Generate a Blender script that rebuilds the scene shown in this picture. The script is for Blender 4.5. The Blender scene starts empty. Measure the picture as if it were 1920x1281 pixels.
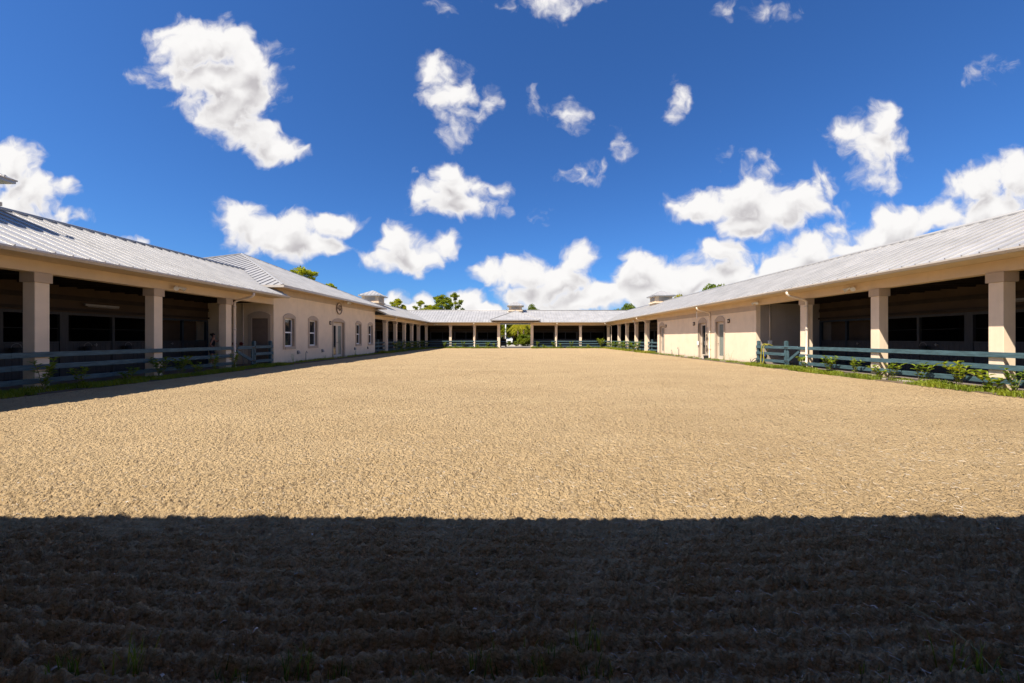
import bpy, bmesh, math, random
import numpy as np
from mathutils import Vector, Matrix

rnd = random.Random(7)
sc = bpy.context.scene
C = sc.collection
PI = math.pi
# sun: horizontal run per metre of drop (light travels +X, +Y)
SA, SB = 0.545, 0.495

# ------------------------------------------------------------------ materials
MATS = {}


def new_mat(name):
    m = bpy.data.materials.new(name)
    m.use_nodes = True
    nt = m.node_tree
    b = nt.nodes['Principled BSDF']
    MATS[name] = m
    return m, nt, b


def lk(nt, a, b):
    nt.links.new(a, b)


def math_node(nt, op, a, b=None, c=None, clamp=False):
    n = nt.nodes.new('ShaderNodeMath')
    n.operation = op
    n.use_clamp = clamp
    for i, v in enumerate((a, b, c)):
        if v is None:
            continue
        if isinstance(v, (int, float)):
            n.inputs[i].default_value = v
        else:
            lk(nt, v, n.inputs[i])
    return n.outputs[0]


def noise(nt, vec, scale, detail=4, rough=0.55, dist=0.0):
    n = nt.nodes.new('ShaderNodeTexNoise')
    n.inputs['Scale'].default_value = scale
    n.inputs['Detail'].default_value = detail
    n.inputs['Roughness'].default_value = rough
    n.inputs['Distortion'].default_value = dist
    if vec is not None:
        lk(nt, vec, n.inputs['Vector'])
    return n.outputs['Fac']


def ramp(nt, fac, stops):
    n = nt.nodes.new('ShaderNodeValToRGB')
    el = n.color_ramp.elements
    while len(el) < len(stops):
        el.new(0.5)
    for e, (p, c) in zip(el, stops):
        e.position = p
        e.color = tuple(c) + (1,) if len(c) == 3 else c
    lk(nt, fac, n.inputs[0])
    return n.outputs[0]


def mixcol(nt, fac, a, b, mode='MIX'):
    n = nt.nodes.new('ShaderNodeMix')
    n.data_type = 'RGBA'
    n.blend_type = mode
    for sock, v in ((n.inputs[0], fac), (n.inputs[6], a), (n.inputs[7], b)):
        if isinstance(v, (int, float)):
            sock.default_value = v
        elif isinstance(v, tuple):
            sock.default_value = v + (1,) if len(v) == 3 else v
        else:
            lk(nt, v, sock)
    return n.outputs[2]


def geo_pos(nt):
    return nt.nodes.new('ShaderNodeNewGeometry').outputs['Position']


def scaled(nt, vec, s):
    n = nt.nodes.new('ShaderNodeVectorMath')
    n.operation = 'MULTIPLY'
    lk(nt, vec, n.inputs[0])
    n.inputs[1].default_value = s
    return n.outputs[0]


def bump(nt, b, height, strength, dist):
    n = nt.nodes.new('ShaderNodeBump')
    n.inputs['Strength'].default_value = strength
    n.inputs['Distance'].default_value = dist
    lk(nt, height, n.inputs['Height'])
    lk(nt, n.outputs[0], b.inputs['Normal'])


def plain(name, col, rough=0.6, var=0.12, scale=3.0, metallic=0.0, spec=0.4, bmp=0.0, bscale=120.0, stretch=(1, 1, 1)):
    """painted / plastered / metal surface: base colour with gentle mottling and wear"""
    m, nt, b = new_mat(name)
    p = scaled(nt, geo_pos(nt), stretch)
    f = noise(nt, p, scale, 6, 0.6)
    lo = tuple(max(0, c * (1 - var)) for c in col)
    hi = tuple(min(1, c * (1 + var)) for c in col)
    lk(nt, ramp(nt, f, [(0.3, lo), (0.7, hi)]), b.inputs['Base Color'])
    b.inputs['Roughness'].default_value = rough
    b.inputs['Metallic'].default_value = metallic
    b.inputs['Specular IOR Level'].default_value = spec
    if bmp:
        bump(nt, b, noise(nt, geo_pos(nt), bscale, 4), bmp, 0.01)
    return m


def stucco(name, col):
    m, nt, b = new_mat(name)
    p = geo_pos(nt)
    f = noise(nt, p, 1.3, 5, 0.6)
    c1 = ramp(nt, f, [(0.3, tuple(c * 0.92 for c in col)), (0.7, tuple(min(1, c * 1.05) for c in col))])
    # rain streaks running down, splash dirt at the foot
    st = noise(nt, scaled(nt, p, (5, 5, 0.25)), 1.0, 4, 0.6)
    c2 = mixcol(nt, math_node(nt, 'MULTIPLY', math_node(nt, 'SUBTRACT', st, 0.56, clamp=True), 0.8, clamp=True), c1,
                tuple(c * 0.62 for c in col))
    sx = nt.nodes.new('ShaderNodeSeparateXYZ')
    lk(nt, p, sx.inputs[0])
    foot = math_node(nt, 'SUBTRACT', 0.42, math_node(nt, 'ADD', sx.outputs[2], math_node(nt, 'MULTIPLY', noise(nt, p, 4, 5), 0.5)), clamp=True)
    c3 = mixcol(nt, math_node(nt, 'MULTIPLY', foot, 2.2, clamp=True), c2, (0.22, 0.15, 0.09))
    lk(nt, c3, b.inputs['Base Color'])
    b.inputs['Roughness'].default_value = 0.85
    b.inputs['Specular IOR Level'].default_value = 0.2
    bump(nt, b, noise(nt, p, 55, 5, 0.65), 0.35, 0.012)
    return m


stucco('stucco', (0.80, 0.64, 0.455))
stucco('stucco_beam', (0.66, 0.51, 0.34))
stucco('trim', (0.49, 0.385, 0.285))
stucco('block', (0.36, 0.31, 0.26))
plain('roof', (0.40, 0.382, 0.362), 0.30, 0.15, 1.1, 0.15, 0.5)
plain('roof_cap', (0.33, 0.315, 0.30), 0.4, 0.06, 0.8, 0.15, 0.5)
plain('gutter', (0.50, 0.44, 0.37), 0.45, 0.08, 1.5, 0.1, 0.5)
plain('downspout', (0.74, 0.62, 0.48), 0.5, 0.06, 2, 0, 0.4)
plain('fence_blue', (0.057, 0.104, 0.118), 0.6, 0.38, 3.5, 0, 0.35, 0.25, 60, (1, 1, 6))
plain('navy', (0.02, 0.03, 0.04), 0.5, 0.2, 3)
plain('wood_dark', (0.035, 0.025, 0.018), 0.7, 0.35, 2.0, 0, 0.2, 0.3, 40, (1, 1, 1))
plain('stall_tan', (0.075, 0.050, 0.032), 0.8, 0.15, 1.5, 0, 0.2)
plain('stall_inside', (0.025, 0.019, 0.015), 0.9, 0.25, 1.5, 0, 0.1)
plain('kick', (0.055, 0.050, 0.046), 0.6, 0.2, 3, 0, 0.3, 0.3, 20, (6, 6, 0.5))
plain('bars', (0.012, 0.012, 0.013), 0.5, 0.1, 3, 0.4)
plain('concrete', (0.19, 0.155, 0.13), 0.85, 0.2, 1.2, 0, 0.2, 0.3, 40)
plain('kerb_stone', (0.42, 0.36, 0.29), 0.85, 0.2, 4, 0, 0.2, 0.3, 60)
plain('white_frame', (0.80, 0.79, 0.76), 0.4, 0.04, 4)
plain('door_paint', (0.60, 0.50, 0.38), 0.5, 0.06, 3)
plain('door_brown', (0.20, 0.145, 0.105), 0.6, 0.1, 3)
plain('bronze', (0.05, 0.035, 0.025), 0.4, 0.2, 5, 0.6)
plain('lamp_glass', (0.62, 0.52, 0.40), 0.25, 0.05, 5)
plain('white_plastic', (0.75, 0.74, 0.70), 0.35, 0.05, 5)
plain('pipe_grey', (0.24, 0.22, 0.195), 0.5, 0.15, 8, 0.2)
plain('hose_yellow', (0.42, 0.36, 0.03), 0.4, 0.1, 8)
plain('hose_dark', (0.03, 0.04, 0.03), 0.5, 0.1, 8)
plain('emblem_brown', (0.21, 0.15, 0.105), 0.6, 0.1, 5)
plain('rubber', (0.02, 0.02, 0.02), 0.7, 0.2, 8)
plain('red_paint', (0.18, 0.03, 0.02), 0.5, 0.2, 8)
plain('blue_paint', (0.04, 0.07, 0.30), 0.5, 0.2, 8)
plain('skin', (0.42, 0.20, 0.13), 0.55, 0.06, 20)
plain('hair', (0.02, 0.013, 0.009), 0.5, 0.3, 60)
plain('cloth_black', (0.012, 0.012, 0.014), 0.85, 0.2, 30)
plain('cloth_navy', (0.02, 0.025, 0.045), 0.85, 0.2, 30)
plain('car_white', (0.78, 0.78, 0.77), 0.25, 0.03, 2)
plain('cart_dark', (0.02, 0.026, 0.03), 0.35, 0.1, 3)
plain('cart_top', (0.35, 0.40, 0.40), 0.5, 0.1, 3)
plain('bark', (0.16, 0.115, 0.085), 0.9, 0.4, 3, 0, 0.15, 0.8, 14, (3, 3, 0.6))
plain('stem', (0.20, 0.17, 0.08), 0.8, 0.3, 12)
plain('dry_stalk', (0.38, 0.36, 0.20), 0.7, 0.15, 12)


def glass(name, col, rough=0.04, spec=0.8):
    m, nt, b = new_mat(name)
    p = geo_pos(nt)
    lk(nt, ramp(nt, noise(nt, p, 2.0, 3), [(0.35, tuple(c * 0.7 for c in col)), (0.65, col)]), b.inputs['Base Color'])
    b.inputs['Roughness'].default_value = rough
    b.inputs['Specular IOR Level'].default_value = spec
    bump(nt, b, noise(nt, p, 3.0, 2), 0.03, 0.05)
    return m


glass('glass_dark', (0.03, 0.036, 0.038))
glass('glass_frost', (0.22, 0.25, 0.22), 0.25, 0.5)
glass('glass_curtain', (0.28, 0.27, 0.23), 0.15, 0.6)


def leafy(name, dark, light, yellow=None, scale=2.0, trans=0.35):
    m, nt, b = new_mat(name)
    p = geo_pos(nt)
    oi = nt.nodes.new('ShaderNodeObjectInfo')
    f = math_node(nt, 'ADD', math_node(nt, 'MULTIPLY', noise(nt, p, scale, 3), 0.8), math_node(nt, 'MULTIPLY', oi.outputs['Random'], 0.25))
    stops = [(0.3, dark), (0.62, light)]
    if yellow:
        stops.append((0.85, yellow))
    col = ramp(nt, f, stops)
    lk(nt, col, b.inputs['Base Color'])
    b.inputs['Roughness'].default_value = 0.5
    b.inputs['Specular IOR Level'].default_value = 0.3
    out = nt.nodes['Material Output']
    t = nt.nodes.new('ShaderNodeBsdfTranslucent')
    lk(nt, mixcol(nt, 1.0, col, (1.6, 1.5, 0.5), 'MULTIPLY'), t.inputs['Color'])
    mx = nt.nodes.new('ShaderNodeMixShader')
    mx.inputs[0].default_value = trans
    lk(nt, b.outputs[0], mx.inputs[1])
    lk(nt, t.outputs[0], mx.inputs[2])
    lk(nt, mx.outputs[0], out.inputs['Surface'])
    return m


leafy('leaf_shrub', (0.08, 0.15, 0.015), (0.20, 0.26, 0.02), (0.44, 0.38, 0.03), 6.0)
leafy('grass', (0.09, 0.14, 0.015), (0.22, 0.25, 0.02), (0.36, 0.31, 0.06), 1.6)
leafy('tuft', (0.08, 0.13, 0.02), (0.17, 0.21, 0.03), (0.36, 0.32, 0.09), 9.0)
leafy('leaf_pine', (0.13, 0.18, 0.014), (0.30, 0.31, 0.02), (0.42, 0.36, 0.03), 0.9, 0.5)
leafy('leaf_tree', (0.09, 0.14, 0.012), (0.21, 0.24, 0.018), (0.34, 0.31, 0.025), 0.8, 0.5)
leafy('leaf_bright', (0.18, 0.20, 0.012), (0.38, 0.34, 0.02), (0.55, 0.42, 0.03), 1.2, 0.5)


def sand_mat():
    m, nt, b = new_mat('sand')
    p = geo_pos(nt)
    big = noise(nt, scaled(nt, p, (0.25, 0.5, 1)), 1.0, 5, 0.6)
    med = noise(nt, p, 2.2, 5, 0.6)
    fin = noise(nt, p, 42, 5, 0.7)
    clod = noise(nt, p, 11, 4, 0.65)
    base = ramp(nt, math_node(nt, 'ADD', math_node(nt, 'MULTIPLY', big, 0.6), math_node(nt, 'MULTIPLY', med, 0.4)),
                [(0.36, (0.44, 0.305, 0.158)), (0.64, (0.54, 0.385, 0.208))])
    col = mixcol(nt, math_node(nt, 'MULTIPLY', math_node(nt, 'SUBTRACT', fin, 0.5), 2.2, clamp=True), base, (0.60, 0.47, 0.31))
    col = mixcol(nt, math_node(nt, 'MULTIPLY', math_node(nt, 'SUBTRACT', 0.43, clod, clamp=True), 5.0, clamp=True), col, (0.24, 0.165, 0.10))
    fl = noise(nt, scaled(nt, p, (1, 1.3, 1)), 17, 4, 0.72, 1.0)
    col = mixcol(nt, math_node(nt, 'MULTIPLY', math_node(nt, 'SUBTRACT', fl, 0.635, clamp=True), 9.0, clamp=True), col, (0.13, 0.085, 0.05))
    lf = noise(nt, scaled(nt, p, (1.4, 1, 1)), 37, 2, 0.6, 2.0)
    col = mixcol(nt, math_node(nt, 'MULTIPLY', math_node(nt, 'SUBTRACT', lf, 0.66, clamp=True), 8.0, clamp=True), col, (0.66, 0.58, 0.47))
    lk(nt, col, b.inputs['Base Color'])
    b.inputs['Roughness'].default_value = 0.95
    b.inputs['Specular IOR Level'].default_value = 0.1
    vo = []
    for sc_ in (20.0, 48.0):
        v = nt.nodes.new('ShaderNodeTexVoronoi')
        v.inputs['Scale'].default_value = sc_
        pn = nt.nodes.new('ShaderNodeVectorMath')
        pn.operation = 'ADD'
        lk(nt, p, pn.inputs[0])
        nz = nt.nodes.new('ShaderNodeTexNoise')
        nz.inputs['Scale'].default_value = sc_ * 1.3
        lk(nt, p, nz.inputs['Vector'])
        sv = scaled(nt, nz.outputs['Color'], (0.028, 0.028, 0))
        lk(nt, sv, pn.inputs[1])
        lk(nt, pn.outputs[0], v.inputs['Vector'])
        vo.append(math_node(nt, 'SUBTRACT', 1.0, v.outputs['Distance']))
    h = math_node(nt, 'ADD', math_node(nt, 'MULTIPLY', vo[0], 0.9), math_node(nt, 'MULTIPLY', vo[1], 0.6))
    h = math_node(nt, 'ADD', h, math_node(nt, 'MULTIPLY', noise(nt, p, 40, 5, 0.75), 0.8))
    bump(nt, b, h, 1.0, 0.05)
    return m


sand_mat()
plain('soil', (0.13, 0.095, 0.065), 0.95, 0.45, 3.0, 0, 0.1, 0.8, 30)
plain('lawn', (0.10, 0.12, 0.03), 0.95, 0.4, 0.6, 0, 0.1, 0.6, 20)
plain('road', (0.40, 0.36, 0.31), 0.9, 0.15, 0.8, 0, 0.1, 0.3, 30)
plain('scrap', (0.46, 0.41, 0.35), 0.9, 0.5, 40)
plain('louver', (0.42, 0.37, 0.31), 0.6, 0.1, 3)

# ------------------------------------------------------------------ mesh builder
ORI = {}


class MB:
    def __init__(self):
        self.v, self.f = [], []

    def add(self, vs, fs):
        o = len(self.v)
        self.v += [tuple(p) for p in vs]
        self.f += [tuple(i + o for i in f) for f in fs]

    def box(self, x0, x1, y0, y1, z0, z1):
        x0, x1 = sorted((x0, x1))
        y0, y1 = sorted((y0, y1))
        z0, z1 = sorted((z0, z1))
        self.add([(x0, y0, z0), (x1, y0, z0), (x1, y1, z0), (x0, y1, z0), (x0, y0, z1), (x1, y0, z1), (x1, y1, z1), (x0, y1, z1)],
                 [(0, 3, 2, 1), (4, 5, 6, 7), (0, 1, 5, 4), (1, 2, 6, 5), (2, 3, 7, 6), (3, 0, 4, 7)])

    def slab(self, poly, thick):
        """planar convex polygon given a thickness straight along its (downward) normal"""
        P = [Vector(p) for p in poly]
        n = (P[1] - P[0]).cross(P[2] - P[0]).normalized()
        if n.z > 0:
            n = -n
        if abs(n.z) < 1e-6:
            pass
        k = len(P)
        Q = [p + n * thick for p in P]
        self.add(P + Q, [tuple(range(k)), tuple(range(2 * k - 1, k - 1, -1))] + [(i, (i + 1) % k, k + (i + 1) % k, k + i) for i in range(k)])

    def prism(self, poly, vec):
        P = [Vector(p) for p in poly]
        Q = [p + Vector(vec) for p in P]
        k = len(P)
        self.add(P + Q, [tuple(range(k)), tuple(range(2 * k - 1, k - 1, -1))] + [(i, (i + 1) % k, k + (i + 1) % k, k + i) for i in range(k)])

    def ring_prism(self, outer, inner, vec):
        """plate with a hole; outer and inner have the same number of points"""
        k = len(outer)
        O, I = [Vector(p) for p in outer], [Vector(p) for p in inner]
        d = Vector(vec)
        vs = O + I + [p + d for p in O] + [p + d for p in I]
        fs = []
        for i in range(k):
            j = (i + 1) % k
            fs += [(i, j, k + j, k + i), (2 * k + i, 3 * k + i, 3 * k + j, 2 * k + j), (i, 2 * k + i, 2 * k + j, j), (k + i, k + j, 3 * k + j, 3 * k + i)]
        self.add(vs, fs)

    def tube(self, pts, r, n=8, r2=None):
        P = [Vector(p) for p in pts]
        rings = []
        up = None
        for i, p in enumerate(P):
            t = (P[min(i + 1, len(P) - 1)] - P[max(i - 1, 0)]).normalized()
            if up is None:
                up = Vector((0, 0, 1)) if abs(t.z) < 0.9 else Vector((1, 0, 0))
            a = t.cross(up)
            if a.length < 1e-5:
                a = t.cross(Vector((0, 1, 0)))
            a.normalize()
            bb = t.cross(a).normalized()
            up = a.cross(t).normalized()
            rr = r if r2 is None else r + (r2 - r) * i / max(1, len(P) - 1)
            if isinstance(r, (list, tuple)):
                rr = r[i]
            rings.append([p + (a * math.cos(2 * PI * k / n) + bb * math.sin(2 * PI * k / n)) * rr for k in range(n)])
        vs = [q for rg in rings for q in rg]
        fs = []
        for i in range(len(P) - 1):
            for k in range(n):
                fs.append((i * n + k, i * n + (k + 1) % n, (i + 1) * n + (k + 1) % n, (i + 1) * n + k))
        fs.append(tuple(range(n - 1, -1, -1)))
        fs.append(tuple((len(P) - 1) * n + k for k in range(n)))
        self.add(vs, fs)

    def ell(self, c, r, nu=12, nv=8):
        vs, fs = [], []
        for j in range(nv + 1):
            th = PI * j / nv
            for i in range(nu):
                ph = 2 * PI * i / nu
                vs.append((c[0] + r[0] * math.sin(th) * math.cos(ph), c[1] + r[1] * math.sin(th) * math.sin(ph), c[2] + r[2] * math.cos(th)))
        for j in range(nv):
            for i in range(nu):
                fs.append((j * nu + i, j * nu + (i + 1) % nu, (j + 1) * nu + (i + 1) % nu, (j + 1) * nu + i))
        self.add(vs, fs)

    def build(self, name, mat, parent=None, smooth=False, bevel=0.0, recalc=True):
        off = ORI.get(parent, Vector((0, 0, 0))) if parent else Vector((0, 0, 0))
        me = bpy.data.meshes.new(name)
        me.from_pydata([(p[0] - off.x, p[1] - off.y, p[2] - off.z) for p in self.v], [], self.f)
        if recalc:
            bm = bmesh.new()
            bm.from_mesh(me)
            bmesh.ops.recalc_face_normals(bm, faces=bm.faces)
            bm.to_mesh(me)
            bm.free()
        if smooth:
            me.polygons.foreach_set('use_smooth', [True] * len(me.polygons))
        me.materials.append(MATS[mat])
        o = bpy.data.objects.new(name, me)
        C.objects.link(o)
        if parent:
            o.parent = parent
            ORI[o] = off.copy()
        if bevel:
            md = o.modifiers.new('bevel', 'BEVEL')
            md.width = bevel
            md.segments = 2
            md.limit_method = 'ANGLE'
        return o


def tag(o, label=None, cat=None, group=None, kind=None):
    for k, v in (('label', label), ('category', cat), ('group', group), ('kind', kind)):
        if v:
            o[k] = v
    return o


def thing(name, label, cat, loc=(0, 0, 0), group=None):
    o = bpy.data.objects.new(name, None)
    o.empty_display_size = 0.2
    C.objects.link(o)
    o.location = loc
    ORI[o] = Vector(loc)
    return tag(o, label, cat, group)


def copy_thing(src, loc, rz=0.0, scale=1.0, label=None, group=None):
    r = src.copy()
    C.objects.link(r)
    r.location = loc
    r.rotation_euler = (0, 0, rz)
    r.scale = (scale, scale, scale) if not isinstance(scale, tuple) else scale
    if label:
        r['label'] = label
    if group:
        r['group'] = group
    for ch in list(src.children):
        c = ch.copy()
        C.objects.link(c)
        c.parent = r
        for g in list(ch.children):
            d = g.copy()
            C.objects.link(d)
            d.parent = c
    return r


# ------------------------------------------------------------------ wings
EAVE_Z, PITCH = 3.87, 0.428
OV = 0.95                 # eave overhang beyond the column line
RIDGE_D = 3.75
RIDGE_Z = EAVE_Z + PITCH * (RIDGE_D + OV)
XC, YB, YN = 13.85, 57.2, 0.25
MAPS = {
    'left': lambda u, d: (-XC - d, u),
    'right': lambda u, d: (XC + d, u),
    'back': lambda u, d: (u, YB + d),
    'near': lambda u, d: (u, YN - d),
}


def wbox(mb, mp, u0, u1, d0, d1, z0, z1):
    a, b = mp(u0, d0), mp(u1, d1)
    mb.box(a[0], b[0], a[1], b[1], z0, z1)


def P3(mp, u, d, z):
    x, y = mp(u, d)
    return (x, y, z)


def zroof(d):
    return EAVE_Z + PITCH * (d + OV) if d <= RIDGE_D else RIDGE_Z - PITCH * (d - RIDGE_D)


def ribbed(mb, poly, eave_dir, spacing=0.43, h=0.045, w=0.036, phase=0.0):
    """metal sheet roof: slab plus standing ribs that run from eave to ridge inside a convex planar polygon"""
    P = [Vector(p) for p in poly]
    mb.slab(P, 0.05)
    n = (P[1] - P[0]).cross(P[2] - P[0]).normalized()
    if n.z < 0:
        n = -n
    e = Vector(eave_dir).normalized()
    g = n.cross(e).normalized()
    o = P[0]
    q = [((p - o).dot(e), (p - o).dot(g)) for p in P]
    t0, t1 = min(a for a, _ in q), max(a for a, _ in q)
    t = math.ceil((t0 + 0.05 - phase) / spacing) * spacing + phase
    while t < t1 - 0.03:
        hits = []
        for i in range(len(q)):
            (a0, b0), (a1, b1) = q[i], q[(i + 1) % len(q)]
            if (a0 - t) * (a1 - t) < 0:
                hits.append(b0 + (b1 - b0) * (t - a0) / (a1 - a0))
        if len(hits) >= 2:
            lo, hi = min(hits), max(hits)
            if hi - lo > 0.1:
                A = o + e * (t - w / 2) + g * lo
                B = o + e * (t + w / 2) + g * lo
                Cc = o + e * (t + w / 2) + g * hi
                D = o + e * (t - w / 2) + g * hi
                up = n * h
                ep = e * (w * 0.18)
                vs = [A, B, Cc, D, A + up + ep, B + up - ep, Cc + up - ep, D + up + ep]
                mb.add([v - n * 0.004 if i < 4 else v for i, v in enumerate(vs)],
                       [(0, 3, 2, 1), (4, 5, 6, 7), (0, 1, 5, 4), (1, 2, 6, 5), (2, 3, 7, 6), (3, 0, 4, 7)])
        t += spacing


def cupola(root, cx, cy, base_z=5.2):
    b = MB()
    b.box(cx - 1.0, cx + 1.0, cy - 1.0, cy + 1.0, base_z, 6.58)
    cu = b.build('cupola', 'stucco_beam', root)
    f = MB()
    f.box(cx - 1.12, cx + 1.12, cy - 1.12, cy + 1.12, 5.72, 5.84)
    f.build('curb', 'stucco', cu)
    r = MB()
    ez, az, h = 6.62, 7.32, 1.34
    ap = (cx, cy, az)
    cs = [(cx - h, cy - h, ez), (cx + h, cy - h, ez), (cx + h, cy + h, ez), (cx - h, cy + h, ez)]
    for i in range(4):
        p, q = cs[i], cs[(i + 1) % 4]
        ribbed(r, [p, q, ap], (q[0] - p[0], q[1] - p[1], 0), 0.43, 0.03, 0.03, 0.2)
    r.box(cx - h + 0.03, cx + h - 0.03, cy - h + 0.03, cy + h - 0.03, ez - 0.12, ez - 0.045)
    r.build('cupola_roof', 'roof', cu)
    for dx, dy in ((1, 0), (-1, 0), (0, 1), (0, -1)):
        l = MB()
        for k in range(7):
            z = 5.95 + k * 0.075
            if dx:
                l.box(cx + dx * 1.003, cx + dx * 1.03, cy - 0.62, cy + 0.62, z, z + 0.05)
            else:
                l.box(cx - 0.62, cx + 0.62, cy + dy * 1.003, cy + dy * 1.03, z, z + 0.05)
        l.build('louver', 'louver', cu)
    return cu


def column(root, mp, u, z1=3.40, s=0.35, un=None):
    """u is the near edge along the wing"""
    c = MB()
    wbox(c, mp, u, u + s, 0.0, s, -0.05, z1 - 0.29)
    col = c.build('column', 'stucco', root, bevel=0.012)
    k = MB()
    wbox(k, mp, u - 0.045, u + s + 0.045, -0.045, s + 0.045, z1 - 0.29, z1)
    k.build('capital', 'trim', col, bevel=0.01)
    return col


def downspout(root, mp, u, col_d=-0.06, ztop=3.70):
    t = MB()
    pts = [P3(mp, u, -1.0, ztop), P3(mp, u, -1.0, ztop - 0.10), P3(mp, u, -0.90, ztop - 0.19), P3(mp, u, col_d - 0.16, ztop - 0.36), P3(mp, u, col_d, ztop - 0.46), P3(mp, u, col_d, 1.6), P3(mp, u, col_d, 0.12), P3(mp, u, col_d - 0.12, 0.05)]
    t.tube(pts, 0.055, 10)
    d = t.build('downspout', 'downspout', root, smooth=True)
    for z in (0.7, 1.9, 3.0):
        s = MB()
        wbox(s, mp, u - 0.075, u + 0.075, col_d - 0.062, col_d + 0.05, z, z + 0.035)
        s.build('strap', 'gutter', d)
    return d


def stall(root, mp, u0, u1, closed=False, D=3.65):
    """one stall front between two column lines"""
    w = u1 - u0
    h = MB()
    wbox(h, mp, u0, u1, D, D + 0.12, 2.50, 3.62)
    st = h.build('stall_front', 'stall_tan', root)
    p = MB()
    for a, b in ((u0, u0 + 0.14), (u0 + w / 2 - 0.05, u0 + w / 2 + 0.05), (u1 - 0.14, u1)):
        wbox(p, mp, a, b, D - 0.02, D + 0.10, 0, 2.50)
    wbox(p, mp, u0 + 0.14, u1 - 0.14, D - 0.025, D + 0.09, 2.40, 2.495)
    p.build('frame_post', 'kick' if not closed else 'navy', st)
    t = MB()
    wbox(t, mp, u0, u1, D - 0.05, D - 0.002, 2.98, 3.16)
    wbox(t, mp, u0, u1, D - 0.10, D - 0.002, 2.56, 2.66)
    t.build('track_board', 'wood_dark', st)
    k = MB()
    n = int(w / 0.2)
    for i in range(n):
        a = u0 + 0.14 + (w - 0.28) * i / n
        b = u0 + 0.14 + (w - 0.28) * (i + 1) / n
        wbox(k, mp, a + 0.004, b - 0.004, D + 0.01, D + 0.05, 0.06, 1.30)
    wbox(k, mp, u0 + 0.14, u1 - 0.14, D, D + 0.07, 1.305, 1.37)
    k.build('kick_panel', 'kick', st)
    if closed:
        c = MB()
        wbox(c, mp, u0 + 0.14, u1 - 0.14, D + 0.55, D + 0.6, 0.0, 2.42)
        c.build('back_panel', 'stall_tan', st)
    else:
        g = MB()
        wbox(g, mp, u0 + 0.14, u1 - 0.14, D + 0.03, D + 0.05, 1.86, 1.875)
        g.build('guard_wire', 'bars', st)
    la = MB()
    for uu in (u0 + w * 0.30, u0 + w * 0.72):
        wbox(la, mp, uu - 0.06, uu + 0.06, D - 0.05, D - 0.003, 1.20, 1.24)
        wbox(la, mp, uu - 0.015, uu + 0.015, D - 0.07, D - 0.051, 1.16, 1.28)
        break
    la.build('latch', 'pipe_grey', st)
    return st


def wing_shell(root, mp, cs_in, cs_out, u_in, stalls, solid=None, o=(0, 0)):
    """common long parts. u_in: (u0, u1) extent of beam"""
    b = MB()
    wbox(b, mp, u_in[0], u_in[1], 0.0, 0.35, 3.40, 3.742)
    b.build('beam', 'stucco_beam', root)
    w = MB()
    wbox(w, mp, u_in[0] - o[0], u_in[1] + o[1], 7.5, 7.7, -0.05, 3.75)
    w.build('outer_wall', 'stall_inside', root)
    c = MB()
    wbox(c, mp, u_in[0] - o[0] * 0.95, u_in[1] + o[1] * 0.95, 0.36, 7.49, 3.634, 3.684)
    k = u_in[0] + 0.3
    while k < u_in[1]:
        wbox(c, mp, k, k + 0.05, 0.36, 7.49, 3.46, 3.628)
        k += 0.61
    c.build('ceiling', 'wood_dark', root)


def eave_trim(root, mp, u0, u1, roofname='gutter'):
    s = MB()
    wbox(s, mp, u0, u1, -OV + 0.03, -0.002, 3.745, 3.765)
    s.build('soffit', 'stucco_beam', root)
    g = MB()
    # K-style gutter profile swept along the eave
    prof = [(-OV + 0.02, 3.86), (-OV + 0.02, 3.73), (-OV - 0.07, 3.73), (-OV - 0.12, 3.80), (-OV - 0.12, 3.85), (-OV - 0.095, 3.85), (-OV - 0.09, 3.81), (-OV - 0.055, 3.755), (-OV, 3.755), (-OV, 3.86)]
    A = [P3(mp, u0, d, z) for d, z in prof]
    B = [P3(mp, u1, d, z) for d, z in prof]
    k = len(prof)
    g.add(A + B, [tuple(range(k)), tuple(range(2 * k - 1, k - 1, -1))] + [(i, (i + 1) % k, k + (i + 1) % k, k + i) for i in range(k)])
    g.build('gutter', 'gutter', root)


def ridge_cap(root, a, b):
    m = MB()
    m.tube([Vector(a), Vector(b)], 0.085, 8)
    return m.build('ridge_cap', 'roof_cap', root, smooth=True)


def vplate(mb, mp, pts, d0, d1):
    """prism of a (u,z) outline between two depths"""
    k = len(pts)
    A = [P3(mp, u, d0, z) for u, z in pts]
    B = [P3(mp, u, d1, z) for u, z in pts]
    mb.add(A + B, [tuple(range(k)), tuple(range(2 * k - 1, k - 1, -1))] + [(i, (i + 1) % k, k + (i + 1) % k, k + i) for i in range(k)])


def arch_pts(u0, u1, z0, zs, zc, n=8):
    r = [(u0, z0), (u0, zs)]
    for i in range(1, n):
        t = i / n
        r.append((u0 + (u1 - u0) * t, zs + (zc - zs) * math.sin(PI * t) ** 0.8))
    r += [(u1, zs), (u1, z0)]
    return r


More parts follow.
